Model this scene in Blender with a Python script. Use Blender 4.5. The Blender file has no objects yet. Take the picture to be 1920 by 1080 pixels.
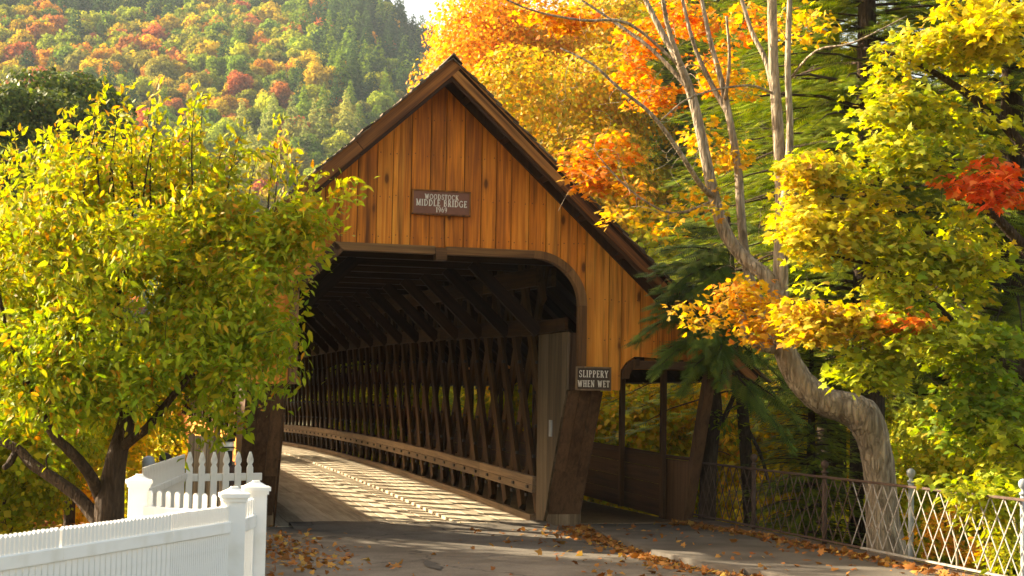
import bpy, bmesh, math, random
import numpy as np
from mathutils import Vector, Matrix
PI = math.pi
random.seed(7)
RNG = np.random.default_rng(11)
scene = bpy.context.scene
COL = scene.collection

# ------------------------------------------------------------------ camera
FPX, YAW, PITCH, ROLL = 2850.0, math.radians(15.6), math.atan(208 / 2850.0), math.radians(1.0)
CAM = np.array([-5.08, -23.38, 2.0])
_fw = np.array([math.sin(YAW), math.cos(YAW), 0.0])
_r = np.array([math.cos(YAW), -math.sin(YAW), 0.0])
_z = np.array([0.0, 0.0, 1.0])
CW = _fw * math.cos(PITCH) + _z * math.sin(PITCH)
_u = _z * math.cos(PITCH) - _fw * math.sin(PITCH)
CR = _r * math.cos(ROLL) + _u * math.sin(ROLL)
CU = _u * math.cos(ROLL) - _r * math.sin(ROLL)
cd = bpy.data.cameras.new('camera')
cam = bpy.data.objects.new('camera', cd)
COL.objects.link(cam)
m = Matrix.Identity(4)
for i in range(3):
    m[i][0], m[i][1], m[i][2], m[i][3] = CR[i], CU[i], -CW[i], CAM[i]
cam.matrix_world = m
cd.sensor_width = 36.0
cd.lens = FPX / 1920 * 36
cd.clip_start, cd.clip_end = 0.3, 4000
cd.dof.use_dof = True
cd.dof.focus_distance = 23.5
cd.dof.aperture_fstop = 4.0
scene.camera = cam

# ------------------------------------------------------------------ sky, sun, exposure
SUN_DIR = np.array([0.80, -0.60, -0.48])          # the way the light travels
SUN_DIR = SUN_DIR / np.linalg.norm(SUN_DIR)
SUN_EL = math.asin(-SUN_DIR[2])
SUN_AZ = math.atan2(-SUN_DIR[0], -SUN_DIR[1])     # clockwise from +Y, towards the sun
world = bpy.data.worlds.new('World')
scene.world = world
world.use_nodes = True
nt = world.node_tree
nt.nodes.clear()
sky = nt.nodes.new('ShaderNodeTexSky')
sky.sky_type = 'NISHITA'
sky.sun_disc = False
sky.sun_elevation = SUN_EL
sky.sun_rotation = SUN_AZ
sky.air_density = 1.0
sky.dust_density = 4.0
sky.ozone_density = 0.4
tint = nt.nodes.new('ShaderNodeMixRGB')
tint.blend_type = 'MULTIPLY'
tint.inputs[0].default_value = 1.0
tint.inputs[2].default_value = (1.0, 0.86, 0.68, 1)
bg = nt.nodes.new('ShaderNodeBackground')
bg.inputs[1].default_value = 0.135
wo = nt.nodes.new('ShaderNodeOutputWorld')
nt.links.new(sky.outputs[0], tint.inputs[1])
nt.links.new(tint.outputs[0], bg.inputs[0])
nt.links.new(bg.outputs[0], wo.inputs[0])
sd = bpy.data.lights.new('sun', 'SUN')
sd.energy = 5.0
sd.angle = math.radians(0.55)
sd.color = (1.0, 0.86, 0.62)
sun = bpy.data.objects.new('sun', sd)
COL.objects.link(sun)
sun.location = (-30, 30, 40)
sun.rotation_euler = Vector(SUN_DIR).to_track_quat('-Z', 'Y').to_euler()
vs = scene.view_settings
vs.view_transform = 'Standard'
vs.look = 'None'
vs.exposure = 2.08
vs.gamma = 1.0
scene.render.engine = 'CYCLES'
cy = scene.cycles
cy.use_denoising = True
cy.max_bounces = 7
cy.diffuse_bounces = 4
cy.glossy_bounces = 2
cy.transmission_bounces = 4
cy.transparent_max_bounces = 4
cy.volume_bounces = 0
cy.caustics_reflective = False
cy.caustics_refractive = False
cy.sample_clamp_indirect = 6.0


# ------------------------------------------------------------------ picture to place
def ray(px, py):
    return CW + CR * (px - 960) / FPX - CU * (py - 540) / FPX


def at(px, py, D):
    return CAM + ray(px, py) * D


def on_y(px, py, y):
    d = ray(px, py)
    return CAM + d * ((y - CAM[1]) / d[1])


def on_x(px, py, x):
    d = ray(px, py)
    return CAM + d * ((x - CAM[0]) / d[0])


def on_z(px, py, z=0.0):
    d = ray(px, py)
    return CAM + d * ((z - CAM[2]) / d[2])


def camber(y):
    return 0.27 * (1 - ((y - 21) / 21) ** 2) if 0 < y < 42 else 0.0


# ------------------------------------------------------------------ materials
def new_mat(name):
    mt = bpy.data.materials.new(name)
    mt.use_nodes = True
    t = mt.node_tree
    t.nodes.clear()
    out = t.nodes.new('ShaderNodeOutputMaterial')
    return mt, t, out


def nd(t, kind, **kw):
    n = t.nodes.new(kind)
    for k, v in kw.items():
        if k.startswith('i_'):
            key = k[2:]
            n.inputs[int(key) if key.isdigit() else key.replace('_', ' ')].default_value = v
        else:
            setattr(n, k, v)
    return n


def ramp(t, stops, fac=None):
    n = t.nodes.new('ShaderNodeValToRGB')
    el = n.color_ramp.elements
    while len(el) < len(stops):
        el.new(0.5)
    for e, (p, c) in zip(el, stops):
        e.position = p
        e.color = (*c, 1) if len(c) == 3 else c
    if fac is not None:
        t.links.new(fac, n.inputs[0])
    return n


def mul(t, a, b, op='MULTIPLY', clamp=False):
    n = t.nodes.new('ShaderNodeMath')
    n.operation = op
    n.use_clamp = clamp
    for i, v in enumerate((a, b)):
        if isinstance(v, (int, float)):
            n.inputs[i].default_value = v
        else:
            t.links.new(v, n.inputs[i])
    return n.outputs[0]


def mixc(t, fac, a, b, mode='MIX'):
    n = t.nodes.new('ShaderNodeMixRGB')
    n.blend_type = mode
    for i, v in enumerate((fac, a, b)):
        if isinstance(v, (int, float)):
            n.inputs[i].default_value = v
        elif isinstance(v, tuple):
            n.inputs[i].default_value = (*v, 1)
        else:
            t.links.new(v, n.inputs[i])
    return n.outputs[0]


def wood(name, dark, mid, light, stain=0.5, knots=0.6, rough=0.65, bump=0.25, spread=0.35, spec=0.22):
    """Sawn timber: local Z is the length of the board; each board gets its own cut of the grain."""
    mt, t, out = new_mat(name)
    L = t.links.new
    tc = nd(t, 'ShaderNodeTexCoord')
    oi = nd(t, 'ShaderNodeObjectInfo')
    rv = nd(t, 'ShaderNodeCombineXYZ')
    L(mul(t, oi.outputs['Random'], 53.0), rv.inputs[0])
    L(mul(t, oi.outputs['Random'], 91.0), rv.inputs[1])
    L(mul(t, oi.outputs['Random'], 37.0), rv.inputs[2])
    va = nd(t, 'ShaderNodeVectorMath', operation='ADD')
    L(tc.outputs['Object'], va.inputs[0])
    L(rv.outputs[0], va.inputs[1])
    P = va.outputs[0]

    def noise(scale, sc=1.0, detail=5.0, dist=0.0):
        mp = nd(t, 'ShaderNodeMapping')
        mp.inputs['Scale'].default_value = scale
        L(P, mp.inputs[0])
        n = nd(t, 'ShaderNodeTexNoise')
        n.inputs['Scale'].default_value = sc
        n.inputs['Detail'].default_value = detail
        n.inputs['Distortion'].default_value = dist
        L(mp.outputs[0], n.inputs['Vector'])
        return n.outputs[0]
    g1 = noise((16, 16, 0.7), 1.0, 6, 0.6)
    g2 = noise((70, 70, 2.2), 1.0, 4)
    bl = noise((2.2, 2.2, 0.9), 1.0, 3)
    st = noise((11, 11, 0.45), 1.0, 4, 0.3)
    # knots
    mp = nd(t, 'ShaderNodeMapping')
    mp.inputs['Scale'].default_value = (4.2, 0.0, 1.7)
    L(P, mp.inputs[0])
    vo = nd(t, 'ShaderNodeTexVoronoi')
    vo.inputs['Scale'].default_value = 1.0
    L(mp.outputs[0], vo.inputs['Vector'])
    kn = ramp(t, [(0.0, (1, 1, 1)), (0.10, (0.9, 0.9, 0.9)), (0.17, (0.25, 0.25, 0.25)), (0.32, (0, 0, 0))], vo.outputs['Distance']).outputs[0]
    sel = nd(t, 'ShaderNodeSeparateColor')
    L(vo.outputs['Color'], sel.inputs[0])
    kn = mul(t, kn, mul(t, sel.outputs[0], 0.5, 'GREATER_THAN'))
    g = mul(t, mul(t, g1, 0.75), mul(t, g2, 0.35), 'ADD')
    g = mul(t, g, mul(t, mul(t, oi.outputs['Random'], spread), -spread / 2, 'ADD'), 'ADD')
    base = ramp(t, [(0.3, dark), (0.52, mid), (0.78, light)], g).outputs[0]
    base = mixc(t, 0.55, base, ramp(t, [(0.25, (0.55, 0.5, 0.45)), (0.7, (1.15, 1.15, 1.15))], bl).outputs[0], 'MULTIPLY')
    sf = ramp(t, [(0.52, (0, 0, 0)), (0.72, (1, 1, 1))], st).outputs[0]
    base = mixc(t, mul(t, sf, stain), base, tuple(c * 0.22 for c in dark))
    base = mixc(t, mul(t, kn, knots), base, tuple(c * 0.25 for c in dark))
    bs = nd(t, 'ShaderNodeBsdfPrincipled')
    L(base, bs.inputs['Base Color'])
    bs.inputs['Specular IOR Level'].default_value = spec
    L(mul(t, mul(t, g1, 0.3), rough - 0.15, 'ADD'), bs.inputs['Roughness'])
    bp = nd(t, 'ShaderNodeBump')
    bp.inputs['Strength'].default_value = bump
    bp.inputs['Distance'].default_value = 0.01
    L(g, bp.inputs['Height'])
    L(bp.outputs[0], bs.inputs['Normal'])
    L(bs.outputs[0], out.inputs[0])
    return mt


def leaf_mat(name, trans=0.45, gloss=0.35, rough=0.5, use_obj=False):
    mt, t, out = new_mat(name)
    L = t.links.new
    at_ = nd(t, 'ShaderNodeAttribute', attribute_name='col')
    c = at_.outputs['Color']
    if use_obj:
        oi = nd(t, 'ShaderNodeObjectInfo')
        c = mixc(t, 1.0, c, oi.outputs['Color'], 'MULTIPLY')
    bs = nd(t, 'ShaderNodeBsdfPrincipled')
    L(c, bs.inputs['Base Color'])
    bs.inputs['Roughness'].default_value = rough
    bs.inputs['Specular IOR Level'].default_value = gloss
    tr = nd(t, 'ShaderNodeBsdfTranslucent')
    hs = nd(t, 'ShaderNodeHueSaturation')
    hs.inputs['Saturation'].default_value = 1.1
    hs.inputs['Value'].default_value = 1.25
    L(c, hs.inputs['Color'])
    L(hs.outputs[0], tr.inputs[0])
    mx = nd(t, 'ShaderNodeMixShader')
    mx.inputs[0].default_value = trans
    L(bs.outputs[0], mx.inputs[1])
    L(tr.outputs[0], mx.inputs[2])
    L(mx.outputs[0], out.inputs[0])
    return mt


def bark_mat(name, a, b, scale=9.0, bump=0.6):
    mt, t, out = new_mat(name)
    L = t.links.new
    tc = nd(t, 'ShaderNodeTexCoord')
    mp = nd(t, 'ShaderNodeMapping')
    mp.inputs['Scale'].default_value = (scale, scale, scale * 0.28)
    L(tc.outputs['Object'], mp.inputs[0])
    n1 = nd(t, 'ShaderNodeTexNoise', i_Scale=1.6, i_Detail=8.0, i_Distortion=0.8)
    L(mp.outputs[0], n1.inputs['Vector'])
    mp2 = nd(t, 'ShaderNodeMapping')
    mp2.inputs['Scale'].default_value = (scale * 1.5, scale * 1.5, scale * 0.16)
    dn = nd(t, 'ShaderNodeVectorMath', operation='ADD')
    L(tc.outputs['Object'], mp2.inputs[0])
    L(mp2.outputs[0], dn.inputs[0])
    L(n1.outputs['Color'], dn.inputs[1])
    vo = nd(t, 'ShaderNodeTexVoronoi', i_Scale=1.4, feature='DISTANCE_TO_EDGE')
    L(dn.outputs[0], vo.inputs['Vector'])
    n2 = nd(t, 'ShaderNodeTexNoise', i_Scale=0.9, i_Detail=3.0)
    L(tc.outputs['Object'], n2.inputs['Vector'])
    cr = ramp(t, [(0.0, (0.3, 0.28, 0.26)), (0.22, (1, 1, 1))], vo.outputs['Distance']).outputs[0]
    base = ramp(t, [(0.3, a), (0.7, b)], n1.outputs[0]).outputs[0]
    base = mixc(t, 0.38, base, cr, 'MULTIPLY')
    base = mixc(t, 0.5, base, ramp(t, [(0.3, (0.6, 0.6, 0.55)), (0.7, (1.15, 1.12, 1.05))], n2.outputs[0]).outputs[0], 'MULTIPLY')
    bs = nd(t, 'ShaderNodeBsdfPrincipled', i_Roughness=0.85)
    bs.inputs['Specular IOR Level'].default_value = 0.15
    L(base, bs.inputs['Base Color'])
    bp = nd(t, 'ShaderNodeBump', i_Strength=bump, i_Distance=0.05)
    L(mul(t, n1.outputs[0], mul(t, cr, 0.6), 'ADD'), bp.inputs['Height'])
    L(bp.outputs[0], bs.inputs['Normal'])
    L(bs.outputs[0], out.inputs[0])
    return mt


def plain(name, c, rough=0.5, var=0.12, scale=3.0, spec=0.3, metal=0.0, c2=None, bump=0.0, lo=0.35, hi=0.65):
    mt, t, out = new_mat(name)
    L = t.links.new
    tc = nd(t, 'ShaderNodeTexCoord')
    n = nd(t, 'ShaderNodeTexNoise', i_Scale=scale, i_Detail=6.0)
    L(tc.outputs['Object'], n.inputs['Vector'])
    c2 = c2 or tuple(x * (1 - var * 2.5) for x in c)
    base = ramp(t, [(lo, c2), (hi, c)], n.outputs[0]).outputs[0]
    bs = nd(t, 'ShaderNodeBsdfPrincipled', i_Roughness=rough, i_Metallic=metal)
    bs.inputs['Specular IOR Level'].default_value = spec
    L(base, bs.inputs['Base Color'])
    if bump:
        n2 = nd(t, 'ShaderNodeTexNoise', i_Scale=scale * 12, i_Detail=4.0)
        L(tc.outputs['Object'], n2.inputs['Vector'])
        bp = nd(t, 'ShaderNodeBump', i_Strength=bump, i_Distance=0.01)
        L(n2.outputs[0], bp.inputs['Height'])
        L(bp.outputs[0], bs.inputs['Normal'])
    L(bs.outputs[0], out.inputs[0])
    return mt


M = {}
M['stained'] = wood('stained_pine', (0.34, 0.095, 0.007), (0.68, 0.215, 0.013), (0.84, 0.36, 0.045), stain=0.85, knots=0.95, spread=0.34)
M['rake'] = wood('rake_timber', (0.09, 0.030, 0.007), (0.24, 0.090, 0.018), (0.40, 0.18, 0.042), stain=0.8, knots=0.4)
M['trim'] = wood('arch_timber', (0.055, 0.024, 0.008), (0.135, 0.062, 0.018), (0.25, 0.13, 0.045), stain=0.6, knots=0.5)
M['frieze'] = wood('shade_dark_timber', (0.022, 0.009, 0.004), (0.045, 0.018, 0.007), (0.08, 0.034, 0.012), stain=0.5, knots=0.3)  # near-black timber; on the frieze it includes the overhang's shade
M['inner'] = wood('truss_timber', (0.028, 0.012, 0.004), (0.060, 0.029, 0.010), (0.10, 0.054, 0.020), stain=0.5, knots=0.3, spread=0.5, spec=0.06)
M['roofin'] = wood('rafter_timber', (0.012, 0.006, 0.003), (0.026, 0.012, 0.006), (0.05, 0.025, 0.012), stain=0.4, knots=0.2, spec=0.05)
M['weather'] = wood('weathered_timber', (0.11, 0.068, 0.034), (0.20, 0.13, 0.068), (0.31, 0.21, 0.12), stain=0.5, knots=0.3, bump=0.5)
M['clad'] = wood('cladding_timber', (0.055, 0.036, 0.018), (0.105, 0.072, 0.038), (0.18, 0.13, 0.075), stain=0.5, knots=0.3, bump=0.5)
M['post'] = wood('post_timber', (0.05, 0.023, 0.009), (0.095, 0.047, 0.020), (0.16, 0.085, 0.04), stain=0.5, knots=0.3, bump=0.4)
M['grey'] = wood('bleached_timber', (0.22, 0.16, 0.10), (0.38, 0.29, 0.19), (0.50, 0.40, 0.28), stain=0.35, knots=0.3, bump=0.4)
M['deck'] = wood('deck_timber', (0.29, 0.235, 0.16), (0.45, 0.375, 0.265), (0.57, 0.485, 0.35), stain=0.25, knots=0.2, bump=0.5, rough=0.8)
M['shingle'] = wood('shingle_timber', (0.05, 0.035, 0.022), (0.11, 0.078, 0.05), (0.19, 0.14, 0.095), stain=0.5, knots=0.0, bump=0.6, rough=0.85)
M['iron'] = plain('rusted_iron', (0.10, 0.060, 0.040), rough=0.6, scale=9, spec=0.35, c2=(0.055, 0.028, 0.018), bump=0.2)
M['sunlit_iron'] = plain('iron_sunlight_tone', (0.34, 0.31, 0.27), rough=0.5, scale=14, spec=0.4, c2=(0.20, 0.12, 0.08), lo=0.3, hi=0.45, bump=0.2)  # same railing iron, lightened: sunlight put into its colour
M['galv'] = plain('grey_metal', (0.33, 0.36, 0.38), rough=0.5, scale=6, spec=0.4)
M['vinyl'] = plain('white_vinyl', (0.82, 0.81, 0.78), rough=0.4, scale=4.5, c2=(0.72, 0.70, 0.64), spec=0.35, lo=0.28, hi=0.5)
M['painted'] = plain('white_paint', (0.80, 0.76, 0.68), rough=0.55, scale=6, c2=(0.62, 0.57, 0.48), spec=0.3, lo=0.3, hi=0.48)
M['sign'] = plain('brown_sign_paint', (0.20, 0.080, 0.046), rough=0.55, scale=6, var=0.08)
M['slip'] = plain('dark_sign_paint', (0.075, 0.048, 0.03), rough=0.55, scale=6, var=0.1)
M['letter'] = plain('letter_paint', (0.78, 0.72, 0.60), rough=0.6, scale=20, var=0.06)
M['black'] = plain('black_paint', (0.02, 0.018, 0.016), rough=0.5, scale=8)
M['lampglass'] = plain('frosted_glass', (0.75, 0.72, 0.62), rough=0.3, scale=8, var=0.02)
M['bolt'] = plain('iron_bolt', (0.03, 0.022, 0.018), rough=0.6, scale=9)
M['bark'] = bark_mat('grey_bark', (0.20, 0.15, 0.10), (0.58, 0.47, 0.345), 7.0, 1.0)
M['darkbark'] = bark_mat('dark_bark', (0.035, 0.022, 0.014), (0.10, 0.066, 0.042), 12.0, 0.7)
M['twig'] = plain('pale_twig', (0.38, 0.29, 0.2), rough=0.8, scale=5)
M['leaf'] = leaf_mat('leaf', 0.43, 0.14, 0.55)
M['maple_leaf'] = leaf_mat('maple_leaf', 0.52, 0.14, 0.55)
M['needle'] = leaf_mat('needle', 0.28, 0.2, 0.55)
M['hillleaf'] = leaf_mat('hill_leaf', 0.3, 0.0, 0.7, use_obj=True)
M['litter'] = leaf_mat('dry_leaf', 0.15, 0.1, 0.7)


def asphalt():
    mt, t, out = new_mat('asphalt')
    L = t.links.new
    tc = nd(t, 'ShaderNodeTexCoord')
    P = tc.outputs['Object']
    n1 = nd(t, 'ShaderNodeTexNoise', i_Scale=0.55, i_Detail=6.0, i_Distortion=0.5)
    n2 = nd(t, 'ShaderNodeTexNoise', i_Scale=26.0, i_Detail=8.0, i_Roughness=0.75)
    n3 = nd(t, 'ShaderNodeTexNoise', i_Scale=3.0, i_Detail=8.0)
    for n in (n1, n2, n3):
        L(P, n.inputs['Vector'])
    vo = nd(t, 'ShaderNodeTexVoronoi', i_Scale=0.33, feature='DISTANCE_TO_EDGE')
    mp = nd(t, 'ShaderNodeVectorMath', operation='ADD')
    nv = nd(t, 'ShaderNodeTexNoise', i_Scale=1.6, i_Detail=5.0)
    L(P, nv.inputs['Vector'])
    L(P, mp.inputs[0])
    L(nv.outputs['Color'], mp.inputs[1])
    L(mp.outputs[0], vo.inputs['Vector'])
    crack = ramp(t, [(0.0, (0.15, 0.15, 0.15)), (0.010, (1, 1, 1))], vo.outputs['Distance']).outputs[0]
    base = ramp(t, [(0.3, (0.105, 0.088, 0.068)), (0.7, (0.19, 0.162, 0.128))], n1.outputs[0]).outputs[0]
    base = mixc(t, 0.7, base, ramp(t, [(0.3, (0.55, 0.55, 0.55)), (0.7, (1.35, 1.35, 1.35))], n2.outputs[0]).outputs[0], 'MULTIPLY')
    base = mixc(t, 0.5, base, ramp(t, [(0.35, (0.65, 0.62, 0.6)), (0.6, (1.1, 1.1, 1.1))], n3.outputs[0]).outputs[0], 'MULTIPLY')
    base = mixc(t, 0.75, base, crack, 'MULTIPLY')
    bs = nd(t, 'ShaderNodeBsdfPrincipled', i_Roughness=0.85)
    bs.inputs['Specular IOR Level'].default_value = 0.2
    L(base, bs.inputs['Base Color'])
    bp = nd(t, 'ShaderNodeBump', i_Strength=0.5, i_Distance=0.006)
    L(n2.outputs[0], bp.inputs['Height'])
    L(bp.outputs[0], bs.inputs['Normal'])
    L(bs.outputs[0], out.inputs[0])
    return mt


M['asphalt'] = asphalt()
M['concrete'] = plain('concrete', (0.125, 0.105, 0.082), rough=0.85, scale=1.6, c2=(0.07, 0.058, 0.045), bump=0.35)
M['kerbwall'] = plain('stained_concrete', (0.17, 0.115, 0.075), rough=0.9, scale=3.0, c2=(0.08, 0.05, 0.033), bump=0.4)
M['patch'] = plain('tar_patch', (0.085, 0.075, 0.062), rough=0.7, scale=5)
M['ground'] = plain('leafy_ground', (0.11, 0.10, 0.03), rough=0.95, scale=1.2, c2=(0.06, 0.045, 0.02), bump=0.6)
M['water'] = plain('river_water', (0.03, 0.035, 0.025), rough=0.08, scale=0.6, spec=0.5)


# ------------------------------------------------------------------ mesh building
class MB:
    def __init__(self):
        self.v, self.f, self.s = [], [], []

    def add(self, verts, faces, smooth=False):
        n = len(self.v)
        self.v += [tuple(map(float, p)) for p in verts]
        self.f += [tuple(i + n for i in f) for f in faces]
        self.s += [smooth] * len(faces)
        return self

    def box(self, x0, y0, z0, x1, y1, z1):
        v = [(x0, y0, z0), (x1, y0, z0), (x1, y1, z0), (x0, y1, z0), (x0, y0, z1), (x1, y0, z1), (x1, y1, z1), (x0, y1, z1)]
        return self.add(v, [(0, 3, 2, 1), (4, 5, 6, 7), (0, 1, 5, 4), (1, 2, 6, 5), (2, 3, 7, 6), (3, 0, 4, 7)])

    def prism(self, poly, axis, a, b):
        """poly: 2D points (counter-clockwise), extruded along axis 'x','y' or 'z' from a to b."""
        n = len(poly)

        def P(p, d):
            return {'x': (d, p[0], p[1]), 'y': (p[0], d, p[1]), 'z': (p[0], p[1], d)}[axis]
        v = [P(p, a) for p in poly] + [P(p, b) for p in poly]
        f = [tuple(range(n)), tuple(range(2 * n - 1, n - 1, -1))]
        f += [(i, i + n, (i + 1) % n + n, (i + 1) % n) for i in range(n)]
        return self.add(v, f)

    def tube(self, pts, rad, n=8, cap=True, smooth=True, rough=0.0):
        pts = [np.array(p, float) for p in pts]
        k = len(pts)
        up = np.array([0.31, 0.52, 0.8])
        vs_, fs = [], []
        prev = None
        for i, p in enumerate(pts):
            d = pts[min(i + 1, k - 1)] - pts[max(i - 1, 0)]
            d = d / (np.linalg.norm(d) + 1e-9)
            if prev is None:
                a = np.cross(d, up)
            else:
                a = prev - d * np.dot(prev, d)
            a = a / (np.linalg.norm(a) + 1e-9)
            prev = a
            b = np.cross(d, a)
            for j in range(n):
                th = 2 * PI * j / n
                rr = rad[i] * (1 + (random.uniform(-rough, rough) if rough else 0))
                vs_.append(p + (a * math.cos(th) + b * math.sin(th)) * rr)
        for i in range(k - 1):
            for j in range(n):
                j2 = (j + 1) % n
                fs.append((i * n + j, i * n + j2, (i + 1) * n + j2, (i + 1) * n + j))
        if cap:
            fs.append(tuple(range(n - 1, -1, -1)))
            fs.append(tuple(range((k - 1) * n, k * n)))
        return self.add(vs_, fs, smooth)

    def lathe(self, cx, cy, prof, n=16):
        vs_, fs = [], []
        for (r, z) in prof:
            for j in range(n):
                th = 2 * PI * j / n
                vs_.append((cx + r * math.cos(th), cy + r * math.sin(th), z))
        for i in range(len(prof) - 1):
            for j in range(n):
                j2 = (j + 1) % n
                fs.append((i * n + j, i * n + j2, (i + 1) * n + j2, (i + 1) * n + j))
        fs.append(tuple(range(n - 1, -1, -1)))
        fs.append(tuple(range((len(prof) - 1) * n, len(prof) * n)))
        return self.add(vs_, fs, True)

    def mesh(self, name, mat):
        me = bpy.data.meshes.new(name)
        me.from_pydata(self.v, [], self.f)
        me.polygons.foreach_set('use_smooth', self.s)
        if mat:
            me.materials.append(mat)
        me.update()
        return me


def link(name, me, parent=None, loc=None, mat4=None):
    o = bpy.data.objects.new(name, me)
    COL.objects.link(o)
    if parent is not None:
        o.parent = parent
    if mat4 is not None:
        o.matrix_local = mat4
    elif loc is not None:
        o.location = loc
    return o


def obj(name, mb, mat, parent=None, recenter=True):
    """Links one mesh object; its origin goes to the middle of its shape. Parents here sit at the world origin or are handled by rel()."""
    v = np.array(mb.v)
    c = (v.min(0) + v.max(0)) / 2 if recenter else np.zeros(3)
    mb.v = [tuple(p) for p in v - c]
    me = mb.mesh(name, mat)
    off = world_loc(parent) if parent is not None else np.zeros(3)
    return link(name, me, parent, tuple(c - off))


def world_loc(o):
    p = np.zeros(3)
    while o is not None:
        p = p + np.array(o.location)
        o = o.parent
    return p


def thing(name, label, cat, loc=(0, 0, 0), group=None):
    o = bpy.data.objects.new(name, None)
    COL.objects.link(o)
    o.empty_display_size = 0.2
    o.location = loc
    o['label'] = label
    o['category'] = cat
    if group:
        o['group'] = group
    return o


def tag(o, label, cat, group=None):
    o['label'] = label
    o['category'] = cat
    if group:
        o['group'] = group
    return o


def kind(o, k):
    o['kind'] = k
    return o


_beams = {}


def beam_mesh(L, w, t, mat, ch=0.006):
    key = (round(L, 3), round(w, 3), round(t, 3), mat.name)
    if key not in _beams:
        c = min(ch, w * 0.2, t * 0.2)
        a, b = w / 2, t / 2
        poly = [(-a + c, -b), (a - c, -b), (a, -b + c), (a, b - c), (a - c, b), (-a + c, b), (-a, b - c), (-a, -b + c)]
        _beams[key] = MB().prism(poly, 'z', -L / 2, L / 2).mesh('timber', mat)
    return _beams[key]


def beam(name, p0, p1, w, t, mat, parent, side=(1, 0, 0), origin=None):
    """A timber from p0 to p1; w across `side`, t across the third direction. Parent must be unrotated."""
    p0, p1 = np.array(p0, float), np.array(p1, float)
    d = p1 - p0
    L = float(np.linalg.norm(d))
    z = d / L
    x = np.array(side, float)
    x = x - z * x.dot(z)
    x /= np.linalg.norm(x)
    y = np.cross(z, x)
    me = beam_mesh(L, w, t, mat)
    c = (p0 + p1) / 2 - (world_loc(parent) if parent is not None else 0)
    mt = Matrix.Identity(4)
    for i in range(3):
        mt[i][0], mt[i][1], mt[i][2], mt[i][3] = x[i], y[i], z[i], c[i]
    return link(name, me, parent, mat4=mt)


# ------------------------------------------------------------------ leaves
def norm(a):
    return a / (np.linalg.norm(a, axis=-1, keepdims=True) + 1e-9)


T_LEAF = (np.array([(0, 0, 0), (0.20, 0.28, 0.05), (0.17, 0.62, 0.03), (0, 1, -0.14), (-0.17, 0.62, 0.03), (-0.20, 0.28, 0.05), (0, 0.5, -0.03)]),
          [(0, 1, 6), (1, 2, 6), (2, 3, 6), (3, 4, 6), (4, 5, 6), (5, 0, 6)])
T_SMALL = (np.array([(0, 0, 0), (0.42, 0.45, 0.06), (0, 1, -0.06), (-0.42, 0.45, 0.06)]), [(0, 1, 2), (0, 2, 3)])
_ml = [(0.0, 0.0), (0.22, 0.06), (0.48, 0.02), (0.36, 0.28), (0.56, 0.50), (0.26, 0.52), (0.17, 0.72), (0.0, 1.0),
       (-0.17, 0.72), (-0.26, 0.52), (-0.56, 0.50), (-0.36, 0.28), (-0.48, 0.02), (-0.22, 0.06)]
T_MAPLE = (np.array([(x, y, -0.22 * x * x - 0.10 * (y - 0.3) ** 2 * (1 if y > 0.3 else 0)) for x, y in _ml] + [(0, 0.36, 0.05)]),
           [(i, (i + 1) % 14, 14) for i in range(14)])


def _frond():
    v, f = [], []
    for k in range(7):
        y = 0.05 + k * 0.135
        l = 0.34 * (1 - k / 8.0) + 0.05
        for s in (-1, 1):
            n = len(v)
            v += [(0, y, 0), (0, y + 0.085, 0), (s * l, y + 0.10 + l * 0.45, -l * 0.25)]
            f.append((n, n + 1, n + 2) if s < 0 else (n, n + 2, n + 1))
    n = len(v)
    v += [(-0.03, 0, 0), (0.03, 0, 0), (0, 1.08, -0.08)]
    f.append((n, n + 1, n + 2))
    return np.array(v, float), f


T_FROND = _frond()


def leaf_mesh(name, P, T, N, S, C, tmpl, mat):
    """One mesh of many leaves: positions P, tip directions T, normals N, sizes S, colours C."""
    tv, tf = tmpl
    n, k = len(P), len(tv)
    T = norm(T)
    B = norm(np.cross(T, N))
    N = np.cross(B, T)
    V = P[:, None, :] + S[:, None, None] * (tv[None, :, 0:1] * B[:, None, :] + tv[None, :, 1:2] * T[:, None, :] + tv[None, :, 2:3] * N[:, None, :])
    V = V.reshape(-1, 3)
    F = np.array(tf, np.int32)
    FI = (F[None] + (np.arange(n, dtype=np.int32) * k)[:, None, None]).reshape(-1, 3)
    me = bpy.data.meshes.new(name)
    me.vertices.add(len(V))
    me.vertices.foreach_set('co', V.astype(np.float32).ravel())
    me.loops.add(FI.size)
    me.loops.foreach_set('vertex_index', FI.ravel().astype(np.int32))
    me.polygons.add(len(FI))
    me.polygons.foreach_set('loop_start', np.arange(0, FI.size, 3, dtype=np.int32))
    me.materials.append(mat)
    ca = me.color_attributes.new('col', 'FLOAT_COLOR', 'POINT')
    cc = np.ones((n, k, 4), np.float32)
    cc[:, :, :3] = C[:, None, :]
    ca.data.foreach_set('color', cc.ravel())
    me.update(calc_edges=True)
    me.validate()
    return me


def rand_dirs(n, up=0.0, rng=RNG):
    d = rng.normal(size=(n, 3))
    d[:, 2] += up
    return norm(d)


def palette(n, cols, weights, jit=0.18, rng=RNG):
    cols = np.array(cols, float)
    idx = rng.choice(len(cols), n, p=np.array(weights) / sum(weights))
    idx2 = rng.choice(len(cols), n, p=np.array(weights) / sum(weights))
    w = rng.random((n, 1)) * 0.4
    c = cols[idx] * (1 - w) + cols[idx2] * w
    return np.clip(c * (1 + rng.normal(size=(n, 1)) * jit) * (1 + rng.normal(size=(n, 3)) * 0.05), 0.003, 0.9)


def bez(a, c, b, n):
    t = np.linspace(0, 1, n)[:, None]
    return (1 - t) ** 2 * a + 2 * (1 - t) * t * c + t * t * b


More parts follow.
